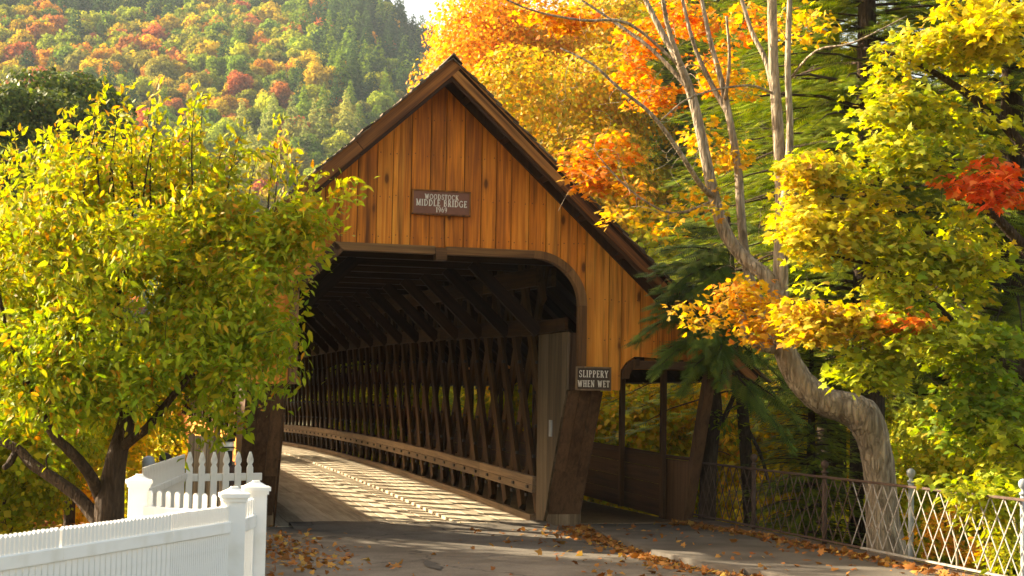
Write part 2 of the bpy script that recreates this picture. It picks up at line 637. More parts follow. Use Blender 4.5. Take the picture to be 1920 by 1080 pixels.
class Skeleton:
    def __init__(self):
        self.mb = MB()
        self.pos, self.rad, self.dir = [], [], []
        self.tips = []

    def limb(self, pts, rad, n=9, smooth_n=4, rough=0.05):
        pts = [np.array(p, float) for p in pts]
        if smooth_n > 1 and len(pts) > 2:      # Catmull-Rom
            q, rr = [], []
            for i in range(len(pts) - 1):
                p0, p1, p2, p3 = pts[max(i - 1, 0)], pts[i], pts[i + 1], pts[min(i + 2, len(pts) - 1)]
                for s in range(smooth_n):
                    t = s / smooth_n
                    q.append(0.5 * (2 * p1 + (p2 - p0) * t + (2 * p0 - 5 * p1 + 4 * p2 - p3) * t * t + (3 * p1 - 3 * p2 + p3 - p0) * t ** 3))
                    rr.append(rad[i] * (1 - t) + rad[i + 1] * t)
            q.append(pts[-1])
            rr.append(rad[-1])
            pts, rad = q, rr
        self.mb.tube(pts, rad, n, rough=rough)
        for i, p in enumerate(pts):
            d = pts[min(i + 1, len(pts) - 1)] - pts[max(i - 1, 0)]
            self.pos.append(p)
            self.rad.append(rad[i])
            self.dir.append(d / (np.linalg.norm(d) + 1e-9))
        return self

    def grow(self, targets, up=0.15, k=0.028, rmin=0.006, sag=0.0, n=6, keep=True):
        pos = np.array(self.pos)
        c0 = pos[0]
        order = np.argsort([np.linalg.norm(pos - t, axis=1).min() for t in targets])
        for i in order:
            t = np.array(targets[i])
            P = np.array(self.pos)
            d = np.linalg.norm(P - t, axis=1) + 0.35 * np.maximum(0, P[:, 2] - t[2])
            j = int(np.argmin(d))
            a = P[j]
            L = np.linalg.norm(t - a)
            if L < 0.08:
                self.tips.append((a, t))
                continue
            ctrl = a + self.dir[j] * L * 0.35 + (t - a) * 0.2 + np.array([0, 0, up * L]) + np.random.default_rng(i).normal(size=3) * L * 0.08
            q = bez(a, ctrl, t, 6)
            if sag:
                q[:, 2] -= sag * L * np.linspace(0, 1, 6) ** 2
            r0 = min(self.rad[j] * 0.72, max(rmin, k * L + rmin))
            rr = np.linspace(r0, rmin * 0.6, 6)
            self.mb.tube(q, rr, 5 if r0 < 0.03 else n, cap=False)
            for s in range(1, 6):
                self.pos.append(q[s])
                self.rad.append(rr[s])
                dd = q[s] - q[s - 1]
                self.dir.append(dd / (np.linalg.norm(dd) + 1e-9))
            self.tips.append((q[3], q[5]))
        return self


def px_poly(pts, widths=None):
    """[(px,py,D), ...] -> world points; widths in photo pixels -> radii in metres"""
    P = [at(x, y, D) for x, y, D in pts]
    if widths is None:
        return P
    return P, [w / 2 * D / FPX for w, (x, y, D) in zip(widths, pts)]


def gapnoise(p, f):
    x, y, z = p * f
    return math.sin(x * 1.7 + 1.3 * math.sin(y * 1.1 + 2)) + math.sin(y * 1.9 + 1.2 * math.sin(z * 1.3)) + math.sin(z * 2.3 + 1.4 * math.sin(x * 0.9 + 1))


def gappy(n, ells, f=3.2, thr=-0.5, shell=0.0):
    out = []
    while len(out) < n:
        out += [p for p in blobs(n, ells, shell=shell) if gapnoise(p, f) > thr]
    return np.array(out[:n])


def blobs(n, ells, rng=RNG, shell=0.0):
    """points inside a set of picture ellipses with depth: (px,py,D,rx,ry,rd) weights by area"""
    A = np.array([e[3] * e[4] for e in ells], float)
    idx = rng.choice(len(ells), n, p=A / A.sum())
    out = []
    for i in idx:
        px, py, D, rx, ry, rd = ells[i][:6]
        d = rng.normal(size=3)
        d /= np.linalg.norm(d)
        r = (shell + (1 - shell) * rng.random() ** 0.45)
        d = d * r
        out.append(at(px + d[0] * rx, py + d[1] * ry, D + d[2] * rd))
    return np.array(out)


# ================================================================== STRUCTURE: ground, road, river, hill
def sstep(a, b, x):
    t = np.clip((x - a) / (b - a), 0, 1)
    return t * t * (3 - 2 * t)


def cam_uv(x, y):
    dx, dy = x - CAM[0], y - CAM[1]
    return dx * _r[0] + dy * _r[1], dx * _fw[0] + dy * _fw[1]


def hill_h(x, y):
    u, v = cam_uv(x, y)
    pe = 960 + FPX * u / np.maximum(v, 30)
    h = 0.415 * np.maximum(0, v - 235)
    h = np.where(v > 690, 0.415 * 455 + 0.05 * (v - 690), h)
    fall = 1 - 0.27 * sstep(600, 960, pe) 
    h = h * fall
    h = h * sstep(215, 330, v) + 3.0 * np.sin(x * 0.021) * np.cos(y * 0.017) * sstep(230, 350, v)
    return h


def ground_h(x, y):
    x, y = np.asarray(x, float), np.asarray(y, float)
    z = np.full(np.broadcast(x, y).shape, -0.06)
    rav = sstep(1.0, 7.0, y) * (1 - sstep(34, 41, y))
    z = z - 3.9 * rav * (1 - 0.0 * x)
    bank = sstep(4.75, 9.0, x) * (1 - sstep(10, 40, -y)) * (1 - rav)
    z = z - 2.6 * bank * (1 - sstep(60, 160, y))
    lb = sstep(6.5, 12.0, -x) * (1 - rav) * sstep(-22, -12, y)
    z = z - 0.6 * lb * (1 - sstep(60, 160, y))
    return z + hill_h(x, y)


def axis(lo, hi, dlo, dhi, step, g=1.13):
    a = list(np.arange(dlo, dhi + 1e-6, step))
    s = step
    while a[-1] < hi:
        s = min(s * g, 40)
        a.append(a[-1] + s)
    s = step
    while a[0] > lo:
        s = min(s * g, 40)
        a.insert(0, a[0] - s)
    return np.array(a)


xs, ys = axis(-1500, 1500, -14, 14, 0.6), axis(-200, 1700, -16, 44, 0.8)
X, Y = np.meshgrid(xs, ys)
Z = ground_h(X, Y) + (RNG.normal(size=X.shape) * 0.02)
inroad = (X > -4.2) & (X < 4.7) & (Y < 0.9)
Z = np.where(inroad, -0.08, Z)
nx, ny = len(xs), len(ys)
gv = np.stack([X, Y, Z], -1).reshape(-1, 3)
gf = [(j * nx + i, j * nx + i + 1, (j + 1) * nx + i + 1, (j + 1) * nx + i) for j in range(ny - 1) for i in range(nx - 1)]
gm = MB()
gm.v, gm.f, gm.s = [tuple(p) for p in gv], gf, [True] * len(gf)
kind(link('ground', gm.mesh('ground', M['ground'])), 'structure')
kind(link('river', MB().add([(-200, 4.0, -3.3), (200, 4.0, -3.3), (200, 38, -3.3), (-200, 38, -3.3)], [(0, 1, 2, 3)]).mesh('river', M['water'])), 'structure')

# road: gently uneven asphalt sheet
rm = MB()
rx, ry = np.linspace(-4.0, 2.75, 24), np.linspace(-45, -0.02, 90)
for b_ in ry:
    for a_ in rx:
        rm.v.append((a_, b_, 0.012 * math.sin(a_ * 1.7 + b_ * 0.6) * math.sin(b_ * 0.9) * min(1, -b_ / 2)))
for j in range(len(ry) - 1):
    for i in range(len(rx) - 1):
        n_ = len(rx)
        rm.f.append((j * n_ + i, j * n_ + i + 1, (j + 1) * n_ + i + 1, (j + 1) * n_ + i))
        rm.s.append(True)
kind(link('road', rm.mesh('road', M['asphalt'])), 'structure')
farroad = MB().box(-3, 42.05, -0.2, 3, 90, -0.01)
kind(link('far_road', farroad.mesh('far_road', M['asphalt'])), 'structure')

# sidewalk slab with its kerb edge curving towards the road
kerb_line = [(2.70, 0.35), (2.62, -0.5), (2.42, -1.6), (2.22, -2.8), (2.08, -4.0), (2.0, -5.2), (2.12, -6.3), (2.42, -7.2), (2.6, -9), (2.6, -14), (2.6, -40)]
def sw_z(y):
    return 0.02 + 0.07 * float(sstep(0.3, 3.2, -y))
sw = MB()
n_ = len(kerb_line)
top_in = [(x + 0.14, y, sw_z(y)) for x, y in kerb_line]
top_out = [(4.45, y, sw_z(y)) for x, y in kerb_line]
sw.add(top_in + top_out, [(i, i + 1, n_ + i + 1, n_ + i)[::-1] for i in range(n_ - 1)])
sw.v = [tuple(p) for p in sw.v]
slab = kind(link('sidewalk', sw.mesh('sidewalk', M['concrete'])), 'structure')
kb = MB()
kv = []
for x, y in kerb_line:
    zt = sw_z(y) + 0.004
    kv += [(x, y, -0.06), (x + 0.015, y, zt - 0.012), (x + 0.03, y, zt), (x + 0.16, y, zt)]
kb.add(kv, [(i * 4 + k, i * 4 + k + 1, (i + 1) * 4 + k + 1, (i + 1) * 4 + k)[::-1] for i in range(n_ - 1) for k in range(3)], True)
kind(link('kerb', kb.mesh('kerb', M['concrete'])), 'structure')

# ================================================================== COVERED BRIDGE
bridge = thing('covered_bridge', 'brown wooden covered bridge with gabled plank portal and lattice walls', 'bridge', (0, 0, 0))
YG = -1.10           # plane of the gable planks (outer face)
YR = -1.70           # front of the roof overhang
XL, XR = -2.23, 2.32  # portal opening, outer edge of its trim
RZ, SL = 6.93, 0.915  # underside of roof at the ridge, pitch


def roof_z(x):
    return RZ - SL * abs(x)


def arch(x):
    """height of the arch (outer edge of trim) at x"""
    zt, r = 4.27, 0.86
    if x > XR - r:
        d = (x - (XR - r)) / r
        return zt - r * 0.95 * (1 - math.sqrt(max(0, 1 - min(d, 1) ** 2.0)))
    if x < XL + 0.62:
        d = ((XL + 0.62) - x) / 0.62
        return zt - 0.70 * d
    return zt


def low(x):
    if XL < x < XR:
        return arch(x) - 0.01
    if x >= XR:
        if x < 2.92:
            return 2.16
        return 2.45 + 0.24 * math.sqrt(min(1, (x - 2.92) / 0.22)) - 0.045 * max(0, x - 3.2)
    return 2.16


# gable planks, each board a part
edges = [-2.88]
while edges[-1] < 4.62:
    edges.append(edges[-1] + random.choice([0.24, 0.27, 0.28, 0.28, 0.29, 0.3]))
edges = sorted(set([round(e, 3) for e in edges if min(abs(e - XL), abs(e - XR), abs(e - 2.92)) > 0.11] + [XL, XR, 2.92]))
edges = [e for e in edges if e <= 4.62]
for xa, xb in zip(edges, edges[1:]):
    g = 0.006
    a, b = xa + g, xb - g
    ks = [a + (b - a) * i / 4 for i in range(5)]
    bot = [(x, low(min(max(x, xa + 0.003), xb - 0.003))) for x in ks]
    top = [(x, roof_z(x) - 0.02) for x in reversed(ks)]
    dy = random.uniform(0, 0.012)
    mb = MB().prism(bot + top, 'y', YG + dy, YG + 0.035 + dy)
    c = obj('plank', mb, M['stained'], bridge)
nl = MB()
for xa, xb in zip(edges, edges[1:]):
    for zz in (2.4, 2.95, 3.55, 4.4, 5.0, 5.65, 6.2):
        if low((xa + xb) / 2) + 0.05 < zz < roof_z(max(abs(xa), abs(xb))) - 0.25:
            for f_ in (0.18, 0.82):
                xx, z2 = xa + (xb - xa) * f_ + random.uniform(-.01, .01), zz + random.uniform(-.02, .02)
                nl.box(xx - .006, YG - .004, z2 - .007, xx + .006, YG + .02, z2 + .007)
kind(obj('nail', nl, M['frieze'], bridge), 'stuff')
# dark backing behind the gable boards, so the joints read dark
bk = MB()
for xa, xb in zip(edges, edges[1:]):
    zb = max(low(xa + 0.01), low(xb - 0.01)) + 0.05
    bk.prism([(xa, zb), (xb, zb), (xb, roof_z(xb) - 0.05), (xa, roof_z(xa) - 0.05)], 'y', YG + 0.052, YG + 0.09)
obj('gable_backing', bk, M['frieze'], bridge)

# frieze boards under the rakes, their dark colour carrying the overhang's shade
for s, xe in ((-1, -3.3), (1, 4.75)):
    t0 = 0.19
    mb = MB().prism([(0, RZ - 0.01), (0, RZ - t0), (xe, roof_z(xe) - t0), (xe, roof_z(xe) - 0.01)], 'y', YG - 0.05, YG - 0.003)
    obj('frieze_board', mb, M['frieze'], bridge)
# rake boards (two layers) in lengths, butted end to end
for s, xe, cuts in ((-1, -3.42, (0, 0.40, 0.74, 1)), (1, 4.95, (0, 0.36, 0.68, 1))):
    for i in range(3):
        xa, xb = xe * cuts[i] + 0.004 * s, xe * cuts[i + 1] - 0.004 * s
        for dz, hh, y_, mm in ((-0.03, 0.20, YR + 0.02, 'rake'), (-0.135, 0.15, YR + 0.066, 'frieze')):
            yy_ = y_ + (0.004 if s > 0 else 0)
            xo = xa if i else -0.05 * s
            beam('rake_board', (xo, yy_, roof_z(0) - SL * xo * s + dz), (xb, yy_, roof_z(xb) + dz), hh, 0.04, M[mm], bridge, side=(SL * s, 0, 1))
# lookouts under the overhang
for s, xe in ((-1, -3.3), (1, 4.8)):
    k = 0
    x = s * 0.35
    while abs(x) < abs(xe) - 0.2:
        p = (x, YR + 0.09, roof_z(x) - 0.09)
        q = (x, YG - 0.055, roof_z(x) - 0.09)
        beam('lookout', p, q, 0.09, 0.11, M['frieze'], bridge, side=(1, 0, -SL * s))
        x += s * 0.62
# roof deck
for s, xe in ((-1, -3.45), (1, 5.0)):
    mb = MB().prism([(0, RZ + 0.0), (0, RZ + 0.06), (xe, roof_z(xe) + 0.06), (xe, roof_z(xe))], 'y', YR + 0.002, 43.2)
    obj('roof_deck', mb, M['roofin'], bridge)
# shingle courses
for s, xe in ((-1, -3.5), (1, 5.05)):
    rest = MB()
    ncour = int(abs(xe) / 0.135)
    for i in range(ncour + 1):
        xa = s * i * 0.135
        xb = s * min((i + 1) * 0.135 + 0.09, abs(xe) + 0.1)
        za, zb = roof_z(xa) + 0.075, roof_z(xb) + 0.115
        y0 = YR - 0.05 + random.uniform(-0.025, 0.02)
        w = random.uniform(0.16, 0.3)
        j1, j2 = random.uniform(-0.006, 0.012), random.uniform(-0.02, 0.02)
        poly = [(xa, za + j1), (xa, za + 0.02 + j1), (xb + j2 * s, zb + 0.02 + j1), (xb + j2 * s, zb - 0.004 + j1)]
        sh = MB().prism(poly, 'y', y0, y0 + w - 0.006)
        obj('shingle', sh, M['shingle'], bridge)
        y = y0 + w
        while y < 43.3:
            w2 = random.uniform(0.5, 0.9) if y > 4 else random.uniform(0.14, 0.3)
            j = random.uniform(-0.004, 0.01)
            jj = random.uniform(-0.02, 0.02)
            rest.prism([(xa, za + j), (xa, za + 0.02 + j), (xb + jj * s, zb + 0.02 + j), (xb + jj * s, zb - 0.004 + j)], 'y', y, y + w2 - 0.006)
            y += w2
    kind(obj('shingle_cover', rest, M['shingle'], bridge), 'stuff')
# ridge cap
obj('ridge_cap', MB().prism([(-0.14, RZ - 0.01 + 0.02), (0, RZ + 0.135), (0.14, RZ - 0.01 + 0.02), (0, RZ + 0.17)], 'y', YR - 0.07, 43.3), M['shingle'], bridge)

# portal trim
TW = 0.12
yt0, yt1 = YG - 0.10, YG + 0.06
def trim_piece(pts_out, pts_in, mat=M['trim'], y0=yt0, y1=yt1):
    obj('arch_trim', MB().prism(pts_out + pts_in[::-1], 'y', y0, y1), mat, bridge)
zt = 4.27
# horizontal pieces keep their grain along X
def hbeam(xa, xb, za, zb, y0, y1, name, mat):
    return beam(name, (xa, (y0 + y1) / 2, (za + zb) / 2), (xb, (y0 + y1) / 2, (za + zb) / 2), zb - za, y1 - y0, mat, bridge, side=(0, 0, 1))
hbeam(XL + 0.625, -0.09, zt - TW, zt, yt0, yt1, 'arch_trim', M['trim'])
hbeam(0.09, XR - 0.865, zt - TW, zt, yt0, yt1, 'arch_trim', M['trim'])
hbeam(-0.085, 0.085, zt - TW - 0.09, zt - 0.03, yt0 - 0.03, yt1, 'key_block', M['trim'])
# right: curved pieces
r = 0.86
def arcp(th, rr):
    return (XR - r + rr * math.sin(th), zt - r * 0.95 + rr * 0.95 * math.cos(th))
for t0, t1 in ((0.0, 0.80), (0.81, PI / 2)):
    th = np.linspace(t0, t1, 8)
    trim_piece([arcp(q, r) for q in th], [arcp(q, r - TW) for q in th])
beam('arch_trim', (XR - TW / 2, YG - 0.02, 2.52), (XR - TW / 2, YG - 0.02, zt - r * 0.95 - 0.005), TW, 0.16, M['trim'], bridge)
# left: straight mitred brace and upright
a, b = np.array([XL + 0.62, zt]), np.array([XL, zt - 0.70])
nrm = np.array([(b - a)[1], -(b - a)[0]])
nrm = nrm / np.linalg.norm(nrm)
if nrm[0] < 0:
    nrm = -nrm
trim_piece([tuple(a), tuple(b)], [tuple(a + nrm * TW * 0.9 + np.array([0.06, -0.05])), tuple(b + nrm * TW)])
beam('arch_trim', (XL + TW / 2, YG - 0.02, 2.16), (XL + TW / 2, YG - 0.02, zt - 0.72), TW, 0.16, M['trim'], bridge)

# portal posts: raked buttress with clad side, left and right
def raked_post(xin, xout, top=2.16, cladtop=3.05, mirror=False):
    # front boards of the rake
    nb = 3
    w = (xout - xin) / nb
    for i in range(nb):
        xa, xb = xin + w * i + 0.003, xin + w * (i + 1) - 0.003
        mb = MB()
        y0b, y0t = 0.0, -1.02
        zt_ = top - 0.02
        v = [(xa, y0b - 0.004 * i, 0.22), (xb, y0b - 0.004 * i, 0.22), (xb, y0t, zt_), (xa, y0t, zt_),
             (xa, y0b + 0.05, 0.22), (xb, y0b + 0.05, 0.22), (xb, y0t + 0.05, zt_), (xa, y0t + 0.05, zt_)]
        mb.add(v, [(0, 1, 2, 3), (7, 6, 5, 4), (0, 4, 5, 1), (1, 5, 6, 2), (2, 6, 7, 3), (3, 7, 4, 0)])
        obj('post_board', mb, M['post'], bridge)
        # paler foot board
        mb = MB().box(xa, -0.02, 0.0, xb, 0.05, 0.215)
        obj('foot_board', mb, M['weather'], bridge)
    # side cladding towards the roadway: vertical boards cut on the rake
    xs_ = xin if not mirror else xout
    ya = -1.0
    k = 0
    y = 0.5
    while y > -1.05:
        y2 = max(y - 0.185, -1.06)
        def rz(yy):      # bottom of the board follows the rake
            return 0.0 if yy >= 0 else min(top, -yy / 1.02 * (top - 0.22) + 0.22 * min(1, -yy * 12))
        zb1, zb2 = rz(y), rz(y2)
        t_ = cladtop
        x0, x1 = (xs_ - 0.035, xs_ - 0.003) if not mirror else (xs_ + 0.003, xs_ + 0.035)
        obj('side_board', MB().prism([(y2 + 0.003, zb2), (y - 0.002, zb1), (y - 0.002, t_), (y2 + 0.003, t_)], 'x', x0, x1), M['clad'] if not mirror else M['post'], bridge)
        y = y2 if y2 > -1.055 else -9
    # core
    cx0, cx1 = xin + 0.02, xout - 0.02
    obj('post_core', MB().prism([(0.06, 0.005), (0.48, 0.005), (0.48, cladtop - 0.01), (-0.95, cladtop - 0.01), (-0.95, top)], 'x', cx0, cx1), M['post'], bridge)
    hbm = beam('post_cap', (xs_ - 0.05 if not mirror else xs_ + 0.05, 0.52, cladtop + 0.12), (xs_ - 0.05 if not mirror else xs_ + 0.05, -1.04, cladtop + 0.12), 0.05, 0.2, M['inner'], bridge)


raked_post(2.09, 2.66)
raked_post(-2.82, -2.25, mirror=True)
# plate number on the right post side
pl = on_x(1033, 803, 2.05)
obj('notice_plate', MB().box(2.035, pl[1] - 0.07, pl[2] - 0.13, 2.051, pl[1] + 0.07, pl[2] + 0.13), M['galv'], bridge)

# deck: base boards and two raised runner strips, laid lengthwise
def deck_strip(x0, x1, nb, z, ylo, yhi, segs, name):
    w = (x1 - x0) / nb
    ysg = np.linspace(ylo, yhi, segs + 1)
    for i in range(nb):
        for j in range(segs):
            off = random.uniform(-0.35, 0.35)
            ya = ysg[j] + (off if j else 0) * 0 + 0.004
            yb = ysg[j + 1] - 0.004
            p0, p1 = (x0 + w * (i + 0.5), ya, z + camber(ya) - 0.03), (x0 + w * (i + 0.5), yb, z + camber(yb) - 0.03)
            beam(name, p0, p1, w - random.uniform(0.004, 0.009), 0.06 + random.uniform(-0.006, 0.004), M['deck'], bridge)


deck_strip(-2.22, -0.62, 6, 0.006, 0.02, 42, 7, 'deck_plank')
deck_strip(-0.62, 0.02, 3, 0.052, -0.08, 42, 7, 'runner_plank')
deck_strip(0.02, 0.62, 2, 0.01, 0.02, 42, 7, 'deck_plank')
deck_strip(0.62, 1.3, 3, 0.055, -0.1, 42, 7, 'runner_plank')
deck_strip(1.3, 2.24, 4, 0.008, 0.02, 42, 7, 'deck_plank')
obj('deck_base', MB().box(-2.4, 0.0, -0.6, 4.5, 42, -0.075), M['roofin'], bridge)
# wheel guard at the foot of the right lattice
ysg = np.linspace(0.55, 42, 11)
for j in range(10):
    p0, p1 = (2.02, ysg[j], 0.06 + camber(ysg[j])), (2.02, ysg[j + 1] - 0.006, 0.06 + camber(ysg[j + 1]))
    beam('wheel_guard', p0, p1, 0.10, 0.11, M['weather'], bridge)

# lattice truss, both sides
H0, H1 = 0.12, 4.32
DX = (H1 - H0) * 0.54
for side, xc in ((1, 2.17), (-1, -2.33)):
    y = -DX + 0.9
    while y < 42.2:
        for lean, dxl in ((1, -0.045), (-1, 0.045)):
            ya, yb = (y, y + DX) if lean > 0 else (y + DX, y)
            # clip to the bridge length
            def clip(y0, z0, y1, z1):
                pts = []
                for (p, q), (p2, q2) in (((y0, z0), (y1, z1)),):
                    t0, t1 = 0.0, 1.0
                    d = p2 - p
                    for lim, sgn in ((0.5, 1), (42.0, -1)):
                        if abs(d) > 1e-6:
                            t = (lim - p) / d
                            if (d > 0) == (sgn > 0):
                                t0 = max(t0, t)
                            else:
                                t1 = min(t1, t)
                    if t1 - t0 < 0.08:
                        return None
                    return (p + d * t0, q + (q2 - q) * t0, p + d * t1, q + (q2 - q) * t1)
                return None
            c = clip(ya, H0, yb, H1)
            if c:
                cz = camber((c[0] + c[2]) / 2)
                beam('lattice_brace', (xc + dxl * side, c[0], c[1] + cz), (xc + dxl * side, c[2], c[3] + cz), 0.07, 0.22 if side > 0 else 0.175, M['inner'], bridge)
        y += 0.975
# pegs at the crossings of the right lattice
pg = MB()
for j in range(43):
    y = 0.7 + j * 0.975
    for z in (1.05, 1.55, 2.1, 2.6):
        yy = y + random.uniform(-0.1, 0.1)
        pg.box(2.055, yy - 0.025, z + camber(yy) - 0.03, 2.10, yy + 0.03, z + camber(yy) + 0.02)
kind(obj('peg', pg, M['bolt'], bridge), 'stuff')
# chords: bottom rail, mid chord, upper chord
def chord(xa, z, hgt, t, mat, name, segs=12, bolts=False, y0=0.52, gaps=0):
    ys_ = np.linspace(y0, 42, segs + 1)
    for j in range(segs):
        a, b = ys_[j], ys_[j + 1] - 0.006
        o = beam(name, (xa, a, z + camber(a)), (xa, b, z + camber(b)), t, hgt, mat, bridge)
        if bolts:
            L = b - a
            n = int(round(L / 0.975))
            for q in range(n):
                for dy, dz in ((0.0, -0.02), (0.05, 0.115)):
                    bo = bpy.data.objects.new('bolt', BOLT)
                    COL.objects.link(bo)
                    bo.parent = o
                    bo.location = (-t / 2 - 0.012, dz, -L / 2 + (q + 0.3) * L / n + dy)


BOLT = MB().box(-0.014, -0.024, -0.05, 0.014, 0.024, 0.05).mesh('bolt', M['bolt'])
for side, xc in ((1, 2.17), (-1, -2.33)):
    xi = xc - side * 0.135
    xo = xc + side * 0.135
    chord(xi, 0.53, 0.13, 0.085, M['weather'], 'rail_plank', bolts=(side > 0))
    chord(xi, 0.665, 0.13, 0.085, M['weather'], 'rail_plank', bolts=False)
    chord(xo, 0.60, 0.27, 0.085, M['inner'], 'rail_plank')
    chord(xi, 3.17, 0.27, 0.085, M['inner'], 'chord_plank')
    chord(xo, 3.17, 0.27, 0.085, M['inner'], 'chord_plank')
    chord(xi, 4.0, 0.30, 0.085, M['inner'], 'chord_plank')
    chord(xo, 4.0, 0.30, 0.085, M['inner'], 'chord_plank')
# ties, knee braces, rafters
y = 0.35
k = 0
while y < 42:
    cz = camber(y)
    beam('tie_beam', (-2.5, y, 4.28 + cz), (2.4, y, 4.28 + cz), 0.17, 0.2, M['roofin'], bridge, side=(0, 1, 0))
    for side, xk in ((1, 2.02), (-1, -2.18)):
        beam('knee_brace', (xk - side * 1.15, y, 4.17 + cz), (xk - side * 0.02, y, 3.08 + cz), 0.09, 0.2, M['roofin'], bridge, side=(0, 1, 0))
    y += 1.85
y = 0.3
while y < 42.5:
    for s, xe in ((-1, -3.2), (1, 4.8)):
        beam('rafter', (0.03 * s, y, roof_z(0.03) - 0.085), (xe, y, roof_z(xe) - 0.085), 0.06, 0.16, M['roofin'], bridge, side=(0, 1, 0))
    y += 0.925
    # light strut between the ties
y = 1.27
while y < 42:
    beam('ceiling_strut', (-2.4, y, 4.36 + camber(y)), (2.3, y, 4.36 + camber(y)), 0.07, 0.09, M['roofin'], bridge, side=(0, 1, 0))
    y += 1.85
# side walls: left, solid below and above an open band
LH1, LH2 = 1.18, 2.62
def hsiding(x, z0, z1, nb, y0, y1, mat, name='siding_board', segs=3):
    h = (z1 - z0) / nb
    yy = np.linspace(y0, y1, segs * 2 + 1)
    for i in range(nb):
        for j in range(segs * 2):
            a, b = yy[j], yy[j + 1] - 0.004
            beam(name, (x, a, z0 + h * (i + .5) + camber(a)), (x, b, z0 + h * (i + .5) + camber(b)), 0.028, h - 0.005, mat, bridge)


hsiding(-2.52, 0.0, LH1, 5, 0.5, 42, M['stained'])
hsiding(-2.52, LH2, 4.1, 6, -1.0, 42, M['stained'])
# right: covered walkway
XW = 4.45
obj('walk_deck', MB().box(2.45, 0.0, -0.06, XW, 42, 0.03), M['weather'], bridge)
hsiding(XW, 0.02, 1.10, 4, 0.95, 42, M['post'], 'parapet_board')
for yy in (0.75, 2.8, 5.6, 8.4, 11.2, 14, 16.8, 19.6, 22.4, 25.2, 28, 30.8, 33.6, 36.4, 39.2, 41.8):
    cz = camber(yy)
    beam('walk_post', (XW - 0.10, yy, 0.03 + cz), (XW - 0.10, yy, 2.72 + cz), 0.09, 0.10, M['post'], bridge)
hsiding(XW + 0.08, 2.5, 2.9, 2, YG + 0.1, 42, M['stained'], 'fascia_board')
# end beam below the walkway gable boards, with small arch bracket
hbeam(3.1, 4.52, 2.50, 2.63, YG - 0.03, YG + 0.09, 'walk_beam', M['post'])
th = np.linspace(0, PI / 2, 7)
obj('bracket', MB().prism([(2.93 + 0.28 * (1 - math.cos(q)), 2.34 + 0.32 * math.sin(q)) for q in th] + [(2.93 + 0.11 + 0.18 * (1 - math.cos(q)), 2.34 + 0.21 * math.sin(q)) for q in th[::-1]], 'y', YG - 0.05, YG + 0.03), M['trim'], bridge)
# raked outer post of the walkway with its clad side
mb = MB()
mb.add([(4.40, -0.05, 0.02), (4.56, -0.05, 0.02), (4.56, -1.05, 2.5), (4.40, -1.05, 2.5), (4.40, 0.14, 0.02), (4.56, 0.14, 0.02), (4.56, -0.86, 2.5), (4.40, -0.86, 2.5)],
       [(0, 1, 2, 3), (7, 6, 5, 4), (0, 4, 5, 1), (1, 5, 6, 2), (2, 6, 7, 3), (3, 7, 4, 0)])
obj('raked_post', mb, M['post'], bridge)
for i in range(4):
    ya, yb = 0.15 + i * 0.215, 0.15 + (i + 1) * 0.215 - 0.005
    zt1 = 1.04
    obj('parapet_board', MB().prism([(ya - 0.02 if i else ya - 0.06, 0.02), (yb, 0.02), (yb, zt1), (ya if i else ya - 0.45, zt1)], 'x', XW - 0.045, XW - 0.01), M['post'], bridge)
beam('parapet_cap', (XW, -0.3, 1.075), (XW, 42, 1.12), 0.12, 0.05, M['post'], bridge)
# eave box at the outer corner
obj('eave_box', MB().box(4.62, -1.25, 2.22, 5.0, -0.7, 2.52), M['rake'], bridge)
obj('portal_sill', MB().box(-2.2, -0.12, -0.05, 2.2, 0.015, -0.002), M['asphalt'], bridge)


rng_l = np.random.default_rng(5)
for xa, xb in ((-2.0, -0.75), (-0.78, 0.35), (0.3, 1.25), (1.15, 2.1)):
    xs_ = np.linspace(xa, xb, 14)
    front = [(x, -0.5 - 0.35 * rng_l.random() * math.sin(PI * (x - xa) / (xb - xa)) - .1, 0.004) for x in xs_]
    mid_ = [(x, -0.22 - 0.1 * rng_l.random(), 0.03 + .012 * rng_l.random()) for x in xs_]
    back = [(x, 0.1 + 0.22 * rng_l.random() * math.sin(PI * (x - xa) / (xb - xa)), 0.062 + .008 * rng_l.random()) for x in xs_]
    end = [(x, p[1] + 0.02, 0.0) for x, p in zip(xs_, back)]
    v_ = front + mid_ + back + end
    kind(link('road_ramp', MB().add(v_, [(r_ * 14 + i, r_ * 14 + i + 1, (r_ + 1) * 14 + i + 1, (r_ + 1) * 14 + i) for r_ in range(3) for i in range(13)], True).mesh('road_ramp', M['asphalt'])), 'structure')
# ================================================================== signs
def seg(mb, x0, y0, x1, y1, t, z):
    d = np.array([x1 - x0, y1 - y0], float)
    L = np.linalg.norm(d)
    d /= L
    n = np.array([-d[1], d[0]]) * t / 2
    p = [np.array([x0, y0]) - n, np.array([x1, y1]) - n, np.array([x1, y1]) + n, np.array([x0, y0]) + n]
    mb.prism([tuple(q) for q in p], 'y', z, 0.0)


